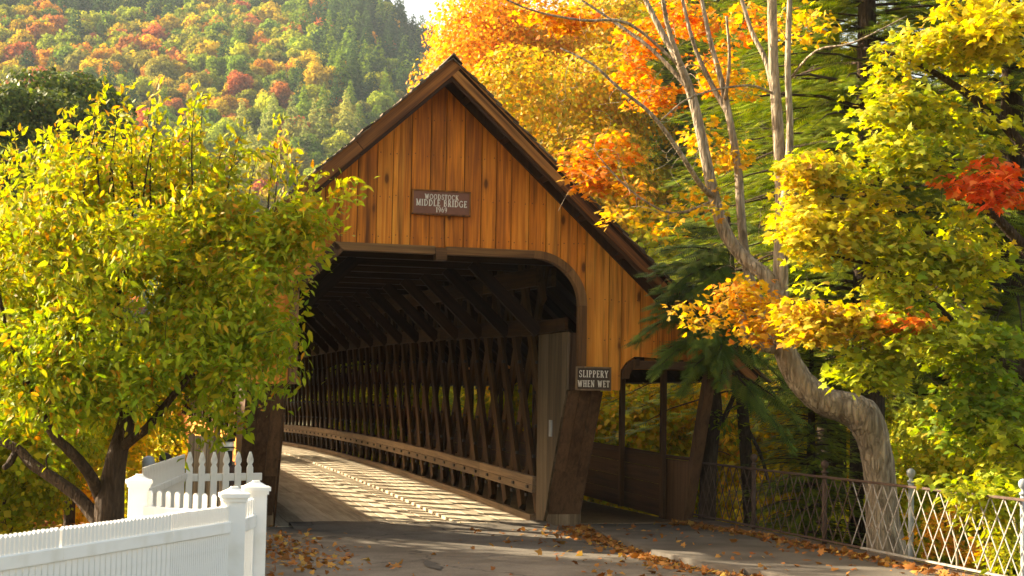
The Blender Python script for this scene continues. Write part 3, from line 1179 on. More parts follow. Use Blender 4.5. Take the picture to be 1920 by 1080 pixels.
TH, TN, SF = 0.20, 0.12, 0.085
GL = {  # strokes: (x0,y0,x1,y1,thickness) in a box of height 1; arcs ('a',cx,cy,rx,ry,deg0,deg1,thickness); serifs ('s',x,y,width)
    'I': (0.36, [(0.18, 0, 0.18, 1, TH), ('s', 0.18, 0, 0.34), ('s', 0.18, 1, 0.34)]),
    'L': (0.66, [(0.2, 0, 0.2, 1, TH), ('s', 0.2, 1, 0.36), (0.04, 0.04, 0.62, 0.04, SF), (0.6, 0.0, 0.62, 0.24, SF)]),
    'E': (0.68, [(0.2, 0, 0.2, 1, TH), (0.04, 0.035, 0.62, 0.035, SF), (0.04, 0.965, 0.6, 0.965, SF), (0.2, 0.52, 0.48, 0.52, SF), (0.61, 0, 0.61, 0.22, SF), (0.59, 1, 0.59, 0.8, SF), (0.48, 0.42, 0.48, 0.62, SF)]),
    'T': (0.70, [(0.35, 0, 0.35, 1, TH), ('s', 0.35, 0, 0.36), (0.03, 0.965, 0.67, 0.965, SF), (0.05, 1, 0.05, 0.76, SF), (0.65, 1, 0.65, 0.76, SF)]),
    'H': (0.84, [(0.18, 0, 0.18, 1, TH), (0.66, 0, 0.66, 1, TH), (0.18, 0.52, 0.66, 0.52, SF), ('s', 0.18, 0, 0.34), ('s', 0.18, 1, 0.34), ('s', 0.66, 0, 0.34), ('s', 0.66, 1, 0.34)]),
    'N': (0.84, [(0.16, 0, 0.16, 1, TN), (0.68, 0, 0.68, 1, TN), (0.14, 1, 0.68, 0.02, TH), ('s', 0.16, 0, 0.3), ('s', 0.12, 1, 0.24), ('s', 0.68, 1, 0.3)]),
    'M': (1.02, [(0.16, 0, 0.16, 1, TN), (0.84, 0, 0.84, 1, TH), (0.15, 1, 0.48, 0.05, TH), (0.48, 0.05, 0.83, 1, TN), ('s', 0.16, 0, 0.3), ('s', 0.84, 0, 0.34), ('s', 0.12, 1, 0.24), ('s', 0.88, 1, 0.26)]),
    'W': (1.12, [(0.14, 1, 0.36, 0, TH), (0.36, 0, 0.56, 0.95, TN), (0.56, 0.95, 0.78, 0, TH), (0.78, 0, 0.98, 1, TN), ('s', 0.13, 1, 0.32), ('s', 0.98, 1, 0.26)]),
    'Y': (0.78, [(0.39, 0, 0.39, 0.45, TH), (0.12, 1, 0.39, 0.42, TH), (0.66, 1, 0.39, 0.42, TN), ('s', 0.39, 0, 0.34), ('s', 0.13, 1, 0.32), ('s', 0.66, 1, 0.26)]),
    'K': (0.82, [(0.2, 0, 0.2, 1, TH), (0.2, 0.42, 0.66, 1, TN), (0.36, 0.6, 0.7, 0, TH), ('s', 0.2, 0, 0.34), ('s', 0.2, 1, 0.34), ('s', 0.7, 0, 0.28), ('s', 0.64, 1, 0.26)]),
    'O': (0.90, [('a', 0.45, 0.5, 0.36, 0.47, 0, 360, 0.14)]),
    'C': (0.82, [('a', 0.45, 0.5, 0.36, 0.47, 50, 315, 0.14), (0.70, 0.70, 0.70, 0.96, SF)]),
    'G': (0.88, [('a', 0.45, 0.5, 0.36, 0.47, 50, 320, 0.14), (0.74, 0.06, 0.74, 0.44, 0.14), ('s', 0.72, 0.44, 0.3), (0.70, 0.72, 0.70, 0.96, SF)]),
    'D': (0.88, [(0.2, 0, 0.2, 1, TH), ('a', 0.3, 0.5, 0.48, 0.465, -90, 90, 0.13), (0.04, 0.035, 0.34, 0.035, SF), (0.04, 0.965, 0.34, 0.965, SF)]),
    'B': (0.76, [(0.2, 0, 0.2, 1, TH), ('a', 0.32, 0.76, 0.28, 0.21, -90, 90, 0.12), ('a', 0.34, 0.28, 0.32, 0.25, -90, 90, 0.13), (0.04, 0.035, 0.36, 0.035, SF), (0.04, 0.965, 0.34, 0.965, SF), (0.2, 0.535, 0.36, 0.535, SF)]),
    'P': (0.70, [(0.2, 0, 0.2, 1, TH), ('a', 0.32, 0.73, 0.3, 0.24, -90, 90, 0.13), ('s', 0.2, 0, 0.36), (0.04, 0.965, 0.34, 0.965, SF), (0.2, 0.49, 0.34, 0.49, SF)]),
    'R': (0.80, [(0.2, 0, 0.2, 1, TH), ('a', 0.32, 0.74, 0.29, 0.23, -90, 90, 0.13), ('s', 0.2, 0, 0.36), (0.04, 0.965, 0.34, 0.965, SF), (0.2, 0.51, 0.36, 0.51, SF), (0.38, 0.5, 0.68, 0.0, TH), ('s', 0.7, 0, 0.2)]),
    'S': (0.64, [('a', 0.32, 0.74, 0.22, 0.23, 30, 270, 0.12), ('a', 0.32, 0.26, 0.24, 0.23, -150, 90, 0.13), (0.53, 0.72, 0.53, 0.96, SF), (0.09, 0.04, 0.09, 0.28, SF)]),
    '1': (0.46, [(0.23, 0, 0.23, 1, TH), ('s', 0.23, 0, 0.36), (0.07, 0.84, 0.25, 0.98, SF)]),
    '9': (0.66, [('a', 0.32, 0.68, 0.22, 0.28, 0, 360, 0.12), ('a', 0.22, 0.68, 0.33, 0.66, -85, 10, 0.12)]),
    '6': (0.66, [('a', 0.34, 0.32, 0.22, 0.28, 0, 360, 0.12), ('a', 0.44, 0.32, 0.33, 0.66, 95, 190, 0.12)]),
    ' ': (0.45, []),
}


def text_mb(s, h, cx, cz, gap=0.13, squash=1.0):
    tot = sum(GL[c][0] + gap for c in s) - gap
    mb = MB()
    x = -tot / 2
    k = 0
    for c in s:
        w, st = GL[c]
        for q in st:
            k += 1
            z = -0.004 - (k % 5) * 0.0003
            if q[0] == 'a':
                _, ax, ay, rx_, ry_, d0, d1, t = q
                n = 12 if d1 - d0 > 200 else 7
                th_ = np.radians(np.linspace(d0, d1, n + 1))
                for i in range(n):
                    po = [((ax + (rx_ + e * t / 2) * math.cos(a_) + x), (ay + (ry_ + e * t * 0.42) * math.sin(a_))) for e, a_ in ((-1, th_[i]), (1, th_[i]), (1, th_[i + 1]), (-1, th_[i + 1]))]
                    mb.prism(po, 'y', z, 0.0)
            elif q[0] == 's':
                _, sx, sy, sw_ = q
                seg(mb, x + sx - sw_ / 2, sy * 0.93 + 0.035, x + sx + sw_ / 2, sy * 0.93 + 0.035, SF, z)
            else:
                seg(mb, x + q[0], q[1], x + q[2], q[3], q[4], z)
        x += w + gap
    mb.v = [(p[0] * h * squash + cx, p[1], (p[2] - 0.5) * h + cz) for p in mb.v]
    return mb


def sign(name, label, cx, cz, w, h, y, mat, lines, frame=None):
    s = thing(name, label, 'sign', (cx, y, cz))
    obj('sign_board', MB().box(cx - w / 2, y, cz - h / 2, cx + w / 2, y + 0.03, cz + h / 2), mat, s)
    if frame:
        f = 0.022
        for (a, b, c, d) in ((-w / 2 - f, -h / 2 - f, w / 2 + f, -h / 2 - 0.001), (-w / 2 - f, h / 2 + 0.001, w / 2 + f, h / 2 + f), (-w / 2 - f, -h / 2, -w / 2 - 0.001, h / 2), (w / 2 + 0.001, -h / 2, w / 2 + f, h / 2)):
            obj('sign_frame', MB().box(cx + a, y - 0.012, cz + b, cx + c, y + 0.034, cz + d), frame, s)
    for txt, lh, dz, sq in lines:
        mb = text_mb(txt, lh, cx, cz + dz, squash=sq)
        mb.v = [(p[0], p[1] + y - 0.001, p[2]) for p in mb.v]
        obj('lettering', mb, M['letter'], s)
    return s


sg = on_y(828, 380.5, YG - 0.06)
sign('name_sign', 'brown painted board reading WOODSTOCK MIDDLE BRIDGE 1969 on the gable', sg[0], sg[2], 0.86, 0.335, YG - 0.06, M['sign'],
     [('WOODSTOCK', 0.075, 0.088, 0.80), ('MIDDLE BRIDGE', 0.098, -0.005, 0.74), ('1969', 0.078, -0.105, 0.78)], M['rake'])
sg = on_y(1113, 710, YG - 0.14)
sign('warning_sign', 'dark board reading SLIPPERY WHEN WET above the right portal post', sg[0], sg[2], 0.52, 0.32, YG - 0.14, M['slip'],
     [('SLIPPERY', 0.105, 0.072, 0.72), ('WHEN WET', 0.10, -0.078, 0.70)], M['weather'])
# ceiling lamp inside the bridge
lp = at(600, 541, 33.0)
lamp = thing('ceiling_lamp', 'small pale lamp fitting hanging under the bridge ceiling beams', 'lamp', tuple(lp))
obj('lamp_shade', MB().lathe(lp[0], lp[1], [(0.06, lp[2] - 0.07), (0.16, lp[2] + 0.05), (0.165, lp[2] + 0.07), (0.05, lp[2] + 0.09)], 12), M['painted'], lamp)
obj('lamp_arm', MB().tube([lp + [0, 0, 0.08], lp + [0, 0, 0.3], lp + [-0.1, 0, 0.5]], [0.015] * 3, 6), M['bolt'], lamp)

# ================================================================== iron railing along the sidewalk
XRL = 4.60
rail = thing('iron_railing', 'low rusty iron railing of crossed diagonal bars along the sidewalk', 'railing', (XRL, -0.2, 0))
RY0, RY1 = 0.15, -13.0
splits = [0.15, -2.1, -4.4, -5.62, -8.0, -10.5, -13.0]
ylit = -5.62  # past this edge the bars are coloured as sunlit
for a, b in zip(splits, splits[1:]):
    mt_ = M['sunlit_iron'] if a <= ylit else M['iron']
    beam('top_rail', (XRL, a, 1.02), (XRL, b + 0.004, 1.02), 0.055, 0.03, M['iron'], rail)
    beam('bottom_rail', (XRL, a, 0.17), (XRL, b + 0.004, 0.17), 0.05, 0.025, M['iron'] if a > ylit else M['sunlit_iron'], rail)
sp = 0.262
y = RY0 - 0.02
i = 0
while y > RY1:
    for lean in (1, -1):
        ya, yb = (y, y - 2 * sp) if lean > 0 else (y - 2 * sp, y)
        mt_ = M['sunlit_iron'] if y - sp < ylit + 0.1 else M['iron']
        beam('lattice_bar', (XRL - 0.006 * lean, ya, 0.186), (XRL - 0.006 * lean, yb, 1.003), 0.008, 0.017, mt_, rail)
    y -= sp
prof = [(0.034, -0.3), (0.034, 1.06), (0.045, 1.065), (0.045, 1.085), (0.022, 1.10), (0.022, 1.125), (0.038, 1.138), (0.05, 1.16), (0.054, 1.185), (0.048, 1.212), (0.028, 1.232), (0.006, 1.24)]
for px in (1413, 1546, 1708, 1919):  # posts past the sun edge also get sunlight as a paler tone
    yy = on_x(px, 950, XRL + 0.09)[1]
    base_prof = [(r_, z_) for r_, z_ in prof if z_ < 1.063]
    fin = [(r_, z_) for r_, z_ in prof if z_ > 1.06]
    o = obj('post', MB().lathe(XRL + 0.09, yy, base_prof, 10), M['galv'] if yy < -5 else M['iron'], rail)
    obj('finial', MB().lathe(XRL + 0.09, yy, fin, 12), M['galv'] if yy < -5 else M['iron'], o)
# concrete edge under the railing
kw = MB()
kw.box(4.452, -40, -2.5, 4.80, 0.2, 0.105)
kind(obj('edge_wall', kw, M['kerbwall']), 'structure')

# ================================================================== white fence enclosure (near, lower left)
CAPZ = 1.36
def vinyl_post(parent, p, w=0.15, capw=0.2, ztop=CAPZ):
    x, y = p
    o = obj('post', MB().box(x - w / 2, y - w / 2, -0.05, x + w / 2, y + w / 2, ztop - 0.075), M['vinyl'], parent)
    c = MB()
    h = w / 2
    k = capw / 2
    c.box(x - h - 0.012, y - h - 0.012, ztop - 0.10, x + h + 0.012, y + h + 0.012, ztop - 0.074)
    c.box(x - k, y - k, ztop - 0.0735, x + k, y + k, ztop - 0.045)
    zt_ = ztop - 0.0448
    b_ = k - 0.012
    c.add([(x - b_, y - b_, zt_), (x + b_, y - b_, zt_), (x + b_, y + b_, zt_), (x - b_, y + b_, zt_), (x - b_ * .35, y - b_ * .35, ztop - 0.012), (x + b_ * .35, y - b_ * .35, ztop - 0.012), (x + b_ * .35, y + b_ * .35, ztop - 0.012), (x - b_ * .35, y + b_ * .35, ztop - 0.012)],
          [(0, 1, 5, 4), (1, 2, 6, 5), (2, 3, 7, 6), (3, 0, 4, 7), (4, 5, 6, 7)])
    c.box(x - b_ * .3, y - b_ * .3, ztop - 0.0115, x + b_ * .3, y + b_ * .3, ztop)
    obj('cap', c, M['vinyl'], o)
    return o


_pk = {}
def picket_mesh(w, L, t, mat, style='point'):
    key = (round(w, 4), round(L, 3), t, mat.name, style)
    if key not in _pk:
        h = w / 2
        if style == 'point':
            poly = [(-h, 0), (h, 0), (h, L - h * 0.9), (0, L), (-h, L - h * 0.9)]
        elif style == 'flat':
            poly = [(-h, 0), (h, 0), (h, L), (-h, L)]
        else:   # shaped gothic picket
            poly = [(-h, 0), (h, 0), (h, L - 0.21), (h * 0.55, L - 0.17), (h, L - 0.135), (h * 0.98, L - 0.10), (h * 0.25, L), (-h * 0.25, L), (-h * 0.98, L - 0.10), (-h, L - 0.135), (-h * 0.55, L - 0.17), (-h, L - 0.21)]
        _pk[key] = MB().prism(poly, 'y', -t / 2, t / 2).mesh('picket', mat)
    return _pk[key]


def picket_row(parent, a, b, z0, L, w, pitch, mat, name='picket', t=0.02, style='point', off=0.0, skip=0.0):
    a, b = np.array(a, float), np.array(b, float)
    d = b - a
    n = max(1, int(np.linalg.norm(d) / pitch))
    ang = math.atan2(d[1], d[0])
    nrm_ = np.array([-d[1], d[0]]) / np.linalg.norm(d)
    wl = world_loc(parent)
    me = picket_mesh(w, L, t, mat, style)
    for i in range(n):
        p = a + d * ((i + 0.5) / n) + nrm_ * off
        mt_ = Matrix.Translation((p[0] - wl[0], p[1] - wl[1], z0 + random.uniform(-0.002, 0.002))) @ Matrix.Rotation(ang, 4, 'Z')
        link(name, me, parent, mat4=mt_)


def rail2(parent, a, b, z0, z1, t, mat, name='rail', off=0.0):
    a, b = np.array(a, float), np.array(b, float)
    d = b - a
    nrm_ = np.array([-d[1], d[0]]) / np.linalg.norm(d)
    a, b = a + nrm_ * off, b + nrm_ * off
    return beam(name, (a[0], a[1], (z0 + z1) / 2), (b[0], b[1], (z0 + z1) / 2), z1 - z0, t, mat, parent, side=(0, 0, 1))


pA = at(439, 930, 10.55)[:2]
pB = at(480, 918, 11.35)[:2]
pC = at(260, 920, 11.95)[:2]
pL = at(-160, 1000, 7.4)[:2]
enc = thing('white_fence', 'glossy white slat fence with capped square posts at lower left', 'fence', (pA[0], pA[1], 0))
for p in (pA, pB, pC):
    vinyl_post(enc, p)
tw = norm(pL - pA)
s1 = at(62, 1000, 8.62)[:2]
s2 = at(318, 1000, 9.72)[:2]
a0 = pA + tw * 0.08
def proj_line(q):
    return pA + tw * float(np.dot(q - pA, tw))
s1, s2 = proj_line(s1), proj_line(s2)
picket_row(enc, a0, s2, 1.10, 0.135, 0.017, 0.0235, M['vinyl'])
picket_row(enc, s2 + tw * 0.004, s1, 1.10, 0.135, 0.037, 0.0415, M['vinyl'])
picket_row(enc, s1 + tw * 0.02, pL, 1.10, 0.135, 0.037, 0.0415, M['vinyl'])
for a, b in ((a0, s2), (s2 + tw * 0.004, s1), (s1 + tw * 0.004, pL)):
    rail2(enc, a, b, 1.045, 1.125, 0.05, M['vinyl'])
picket_row(enc, a0, s2, 0.05, 1.0, 0.021, 0.026, M['vinyl'], 'slat', style='flat')
picket_row(enc, s2, pL, 0.05, 1.0, 0.05, 0.0575, M['vinyl'], 'slat', style='flat')
rail2(enc, a0, pL, 0.10, 1.03, 0.012, M['vinyl'], 'backing_panel', off=-0.012)
rail2(enc, pA + tw * 0.3, pL, 0.0, 0.1, 0.05, M['vinyl'])
# short return from the near post to the far one, and the back run
for a, b, L, w, pt in ((pA, pB, 0.15, 0.035, 0.085), (pB, pC, 0.15, 0.034, 0.088)):
    d = norm(b - a)
    a2, b2 = a + d * 0.08, b - d * 0.08
    picket_row(enc, a2, b2, 1.09, 0.15, w, pt, M['vinyl'])
    rail2(enc, a2, b2, 1.02, 1.115, 0.05, M['vinyl'])
    picket_row(enc, a2, b2, 0.05, 0.98, 0.05, 0.06, M['vinyl'], 'slat', style='flat')
    rail2(enc, a2, b2, 0.0, 0.1, 0.05, M['vinyl'])

# ------------- picket fence behind
g0, g1 = at(346, 880, 20.0)[:2], at(486, 880, 20.6)[:2]
h0 = at(268, 880, 16.2)[:2]
pf = thing('picket_fence', 'cream white picket fence with shaped tops beside the left bridge post', 'fence', (g0[0], g0[1], 0))
d = norm(g1 - g0)
picket_row(pf, g0 - d * 0.02, g1 - d * 0.05, 0.06, 1.17, 0.088, 0.16, M['painted'], style='gothic', t=0.022)
rail2(pf, g0 - d * 0.05, g1 + d * 0.05, 0.84, 0.94, 0.035, M['painted'], off=0.03)
rail2(pf, g0 - d * 0.05, g1 + d * 0.05, 0.25, 0.34, 0.035, M['painted'], off=0.03)
dd = norm(g0 - h0)
picket_row(pf, h0, g0 - dd * 0.06, 0.06, 1.14, 0.10, 0.125, M['painted'], 'board', style='flat', t=0.022)
rail2(pf, h0, g0 - dd * 0.06, 0.88, 0.96, 0.03, M['painted'], off=-0.03)
rail2(pf, h0, g0 - dd * 0.06, 0.3, 0.38, 0.03, M['painted'], off=-0.03)
# pale board fence further back
b0, b1 = at(352, 860, 23.0)[:2], at(436, 860, 22.6)[:2]
bf = thing('board_fence', 'sun bleached plank fence behind the picket fence beside the bridge', 'fence', (b0[0], b0[1], 0))
d = norm(b1 - b0)
n = 7
for i in range(n):
    p = b0 + (b1 - b0) * (i + 0.5) / n
    z1 = 1.35 + random.uniform(-0.12, 0.2)
    wd = np.linalg.norm(b1 - b0) / n
    beam('plank', (p[0], p[1], -0.05), (p[0], p[1], z1), wd - 0.012, 0.03, M['grey'], bf, side=(d[0], d[1], 0))
rail2(bf, b0, b1, 0.9, 1.0, 0.04, M['grey'], off=0.04)
# bollard lamp and iron posts with ball heads
def lathe_thing(name, label, cat, p, parts, group=None):
    t_ = thing(name, label, cat, (p[0], p[1], 0), group)
    for nm, prof_, mt_ in parts:
        obj(nm, MB().lathe(p[0], p[1], prof_, 14), mt_, t_)
    return t_


q = at(428, 850, 20.9)
zc = q[2]
lathe_thing('bollard_lamp', 'black bollard lamp with pale louvred ring behind the pickets', 'lamp', q, [
    ('column', [(0.055, -0.05), (0.055, 1.22)], M['black']), ('lens', [(0.05, 1.222), (0.075, 1.225), (0.075, 1.345), (0.05, 1.35)], M['lampglass']),
    ('louvre', [(0.075, 1.265), (0.09, 1.262), (0.09, 1.275), (0.075, 1.278)], M['black']), ('hood', [(0.09, 1.35), (0.092, 1.40), (0.07, 1.43), (0.0, 1.44)], M['black'])])
ballp = [(0.045, 0), (0.045, 0.0), (0.055, 0.0), (0.055, 0.02), (0.03, 0.035), (0.075, 0.07), (0.09, 0.12), (0.075, 0.175), (0.035, 0.205), (0.0, 0.21)]
for px, py, D, mt_, lab in ((279, 855, 21.0, M['galv'], 'grey post with rounded cap above the white side panel'), (310, 849, 21.6, M['bolt'], 'dark post with rounded cap between grey post and pickets'), (437, 872, 20.9, M['iron'], 'rusty brown ball topped post between the pickets by the bridge')):
    q = at(px, py, D)
    zt_ = q[2]
    t_ = thing('iron_post', lab, 'post', (q[0], q[1], 0))
    obj('shaft', MB().lathe(q[0], q[1], [(0.05, -0.1), (0.05, zt_ - 0.2)], 12), mt_, t_)
    if px < 300:
        pr = [(0.075, zt_ - 0.2), (0.085, zt_ - 0.19), (0.085, zt_ - 0.07), (0.07, zt_ - 0.02), (0.03, zt_), (0, zt_ + 0.003)]
    else:
        pr = [(r_, zt_ - 0.205 + z_) for r_, z_ in ballp[2:]]
    obj('finial', MB().lathe(q[0], q[1], pr, 14), mt_, t_)

# ================================================================== VEGETATION
YEL = [(0.62, 0.42, 0.02), (0.50, 0.40, 0.02), (0.36, 0.36, 0.02), (0.24, 0.30, 0.02), (0.66, 0.30, 0.02)]
GRN = [(0.20, 0.26, 0.015), (0.12, 0.20, 0.012), (0.30, 0.32, 0.015), (0.44, 0.36, 0.02)]


_single = {}


def single_leaves(parent, P, T, N, S, C, tmpl, mat, n):
    """The n leaves that show largest become leaf objects of their own; returns a mask of the others."""
    V = P - CAM
    d = V @ CW
    px, py = V @ CR / d * FPX, V @ CU / d * FPX
    inside = (np.abs(px) < 955) & (np.abs(py) < 535)
    near = d < np.quantile(d[inside], 0.35)
    score = np.where(inside & near, S / d, 0)
    idx = np.argsort(-score)[:n]
    key = (id(tmpl), mat.name)
    if key not in _single:
        me = MB().add(tmpl[0], tmpl[1]).mesh('leaf', leaf_mat(mat.name + '_single', 0.5, 0.14, 0.55, use_obj=True))
        ca = me.color_attributes.new('col', 'FLOAT_COLOR', 'POINT')
        ca.data.foreach_set('color', np.ones(len(tmpl[0]) * 4, np.float32))
        _single[key] = me
    off = world_loc(parent)
    T_ = norm(T)
    B_ = norm(np.cross(T_, N))
    N_ = np.cross(B_, T_)
    for i in idx:
        m4 = Matrix.Identity(4)
        for k in range(3):
            m4[k][0], m4[k][1], m4[k][2], m4[k][3] = B_[i][k] * S[i], T_[i][k] * S[i], N_[i][k] * S[i], P[i][k] - off[k]
        o = link('leaf', _single[key], parent, mat4=m4)
        o.color = (*[float(v) for v in C[i]], 1)
    keep = np.ones(len(P), bool)
    keep[idx] = False
    return keep


def add_leaves(name, parent, P, T, N, S, C, tmpl, mat, stuff=True, single=0):
    off = world_loc(parent) if parent is not None else np.zeros(3)
    if single:
        k = single_leaves(parent, P, T, N, S, C, tmpl, mat, single)
        P, T, N, S, C = P[k], T[k], N[k], S[k], C[k]
    o = link(name, leaf_mesh(name, P - off, T, N, S, C, tmpl, mat), parent)
    if stuff:
        o['kind'] = 'stuff'
    return o


def twig_leaves(tips, per, spread, size, rng=RNG, droop=0.3, up=0.8, jit=0.25):
    """leaves set along twigs, tip outwards and a little down"""
    P, T, N = [], [], []
    for a, b in tips:
        d = b - a
        d = d / (np.linalg.norm(d) + 1e-9)
        t = rng.random((per, 1)) ** 0.7 * 1.15
        P.append(a + (b - a) * t + rng.normal(size=(per, 3)) * spread)
        o = norm(rng.normal(size=(per, 3)) * 0.7 + d)
        o[:, 2] -= droop
        T.append(o)
        n_ = rng.normal(size=(per, 3)) * (1 - up)
        n_[:, 2] += up
        N.append(n_)
    P, T, N = map(np.concatenate, (P, T, N))
    S = size * np.clip(1 + rng.normal(size=len(P)) * jit, 0.45, 1.6)
    return P, norm(T), norm(N), S


# ---------------- apple tree at left
tree = thing('fruit_tree', 'spreading yellow green leafy tree with dark forked trunk behind the white fence', 'tree', tuple(on_z(205, 1040, 0.0)) if False else tuple(at(205, 1080, 14.2)))
sk = Skeleton()
tp, tr_ = px_poly([(200, 1140, 14.2), (204, 980, 14.2), (210, 905, 14.2), (222, 845, 14.2), (240, 770, 14.3), (236, 660, 14.4), (216, 570, 14.5), (238, 470, 14.5), (250, 360, 14.6)], [64, 56, 46, 38, 30, 24, 18, 12, 7])
sk.limb(tp, tr_, 12)
for poly, wd in (([(190, 985, 14.25), (150, 935, 14.4), (105, 900, 14.5), (60, 870, 14.6), (30, 840, 14.7), (-60, 790, 14.9), (-160, 640, 15)], [30, 25, 23, 21, 18, 14, 8]),
                 ([(192, 940, 14.3), (165, 885, 14.0), (130, 845, 13.8), (98, 812, 13.7), (60, 740, 13.6), (20, 640, 13.6), (-10, 520, 13.7)], [26, 22, 20, 17, 14, 10, 6]),
                 ([(222, 845, 14.2), (250, 822, 14.1), (278, 800, 14.0), (330, 735, 14.0), (400, 660, 13.9), (470, 590, 14.0)], [22, 19, 17, 14, 10, 6]),
                 ([(240, 760, 14.3), (200, 690, 14.5), (170, 600, 14.6), (150, 480, 14.6), (120, 380, 14.6)], [20, 17, 13, 9, 5]),
                 ([(236, 690, 14.3), (300, 610, 14.6), (350, 500, 14.8), (380, 400, 14.8), (390, 330, 14.8)], [17, 14, 11, 8, 4]),
                 ([(30, 845, 14.7), (20, 865, 14.6), (8, 878, 14.5)], [12, 14, 10])):
    p_, r_ = px_poly(poly, wd)
    sk.limb(p_, r_, 8)
ells = [(200, 520, 14.5, 330, 270, 2.1), (60, 560, 14.5, 260, 280, 2.0), (400, 570, 14.2, 160, 200, 1.4), (470, 500, 14.2, 100, 120, 1.0), (330, 720, 13.6, 210, 100, 1.0), (130, 720, 14, 230, 110, 1.3),
        (300, 360, 14.5, 210, 100, 1.2), (110, 395, 14.6, 160, 80, 1.2), (500, 600, 14.0, 60, 90, 0.5), (550, 420, 14.0, 60, 70, 0.5), (500, 690, 13.8, 50, 60, 0.4), (450, 660, 13.9, 90, 100, 0.6)]
tg = gappy(760, ells, 2.6, -0.5)
hand = [(640, 378, 13.9), (610, 420, 13.9), (655, 352, 13.9), (600, 482, 13.9), (570, 385, 14), (548, 690, 13.8), (520, 735, 13.8), (440, 790, 13.7), (560, 565, 13.8), (585, 345, 14.1), (545, 630, 13.8), (535, 540, 13.9), (500, 290, 14.2), (450, 300, 14.2), (420, 330, 14.2), (530, 330, 14.2), (350, 250, 14.4), (240, 240, 14.4), (400, 815, 13.6), (300, 800, 13.6),
        (575, 440, 13.9), (590, 410, 13.9), (530, 660, 13.8), (540, 610, 13.8), (560, 500, 13.9)]
tg = np.concatenate([tg, [at(*h) for h in hand]])
sk.grow(list(tg), up=0.12, k=0.022, rmin=0.005)
# upright shoots on top
shoots = [(195, 185, 300), (185, 200, 290), (285, 185, 330), (365, 185, 330), (360, 205, 340), (30, 262, 330), (120, 232, 300), (105, 250, 320), (250, 225, 320), (450, 255, 350), (420, 270, 350), (520, 245, 370), (530, 275, 380), (480, 300, 380), (320, 260, 350), (215, 215, 300), (70, 270, 340), (290, 225, 340), (400, 300, 370), (555, 300, 390), (160, 250, 330), (345, 235, 350), (10, 300, 360), (230, 180, 300), (145, 225, 320), (300, 210, 330), (380, 195, 340)]
stip = []
for (px, py, pb) in shoots:
    D = 14.4 + random.uniform(-0.5, 0.5)
    a = at(px + random.uniform(-40, 10), pb + 70, D)
    b = at(px, py, D)
    q = bez(a, (a + b) / 2 + np.array([-0.05, 0, 0.0]), b, 7)
    sk.mb.tube(q, np.linspace(0.011, 0.003, 7), 5, cap=False)
    stip.append((q[1], q[6]))
# shoots reaching down to the limbs below
obj_trunk = sk.mb
v0 = world_loc(tree)
obj('trunk', obj_trunk, M['darkbark'], tree)
P, T, N, S = twig_leaves(sk.tips, 50, 0.085, 0.078, droop=0.35, up=0.55)
S = S * np.clip(1 + RNG.normal(size=len(S)) * .22, .5, 1.5)
P2, T2, N2, S2 = twig_leaves(stip, 44, 0.035, 0.078, droop=0.15, up=0.6)
# filler leaves through the crown
P3 = gappy(13000, ells, 2.6, -0.15, shell=0.1)
n3 = len(P3)
T3 = rand_dirs(n3, -0.4)
N3 = rand_dirs(n3, 0.9)
S3 = 0.078 * np.clip(1 + RNG.normal(size=n3) * 0.25, 0.5, 1.5)
P, T, N, S = np.concatenate([P, P2, P3]), np.concatenate([T, T2, T3]), np.concatenate([N, N2, N3]), np.concatenate([S, S2, S3])
hz = P[:, 2]
n = len(P)
top = palette(n, [(0.50, 0.43, 0.025), (0.34, 0.37, 0.018), (0.58, 0.38, 0.025), (0.23, 0.29, 0.014), (0.60, 0.25, 0.015)], [2.4, 4, 1.4, 4, 1])
lowc = palette(n, [(0.22, 0.30, 0.012), (0.15, 0.23, 0.012), (0.32, 0.36, 0.012), (0.56, 0.40, 0.02), (0.54, 0.22, 0.012)], [5, 3, 4, 1.2, 0.6])
w = sstep(2.0, 3.9, hz + RNG.normal(size=n) * 0.35)[:, None]
C = top * w + lowc * (1 - w)
add_leaves('foliage', tree, P, T, N, S, C, T_LEAF, M['leaf'], single=300)

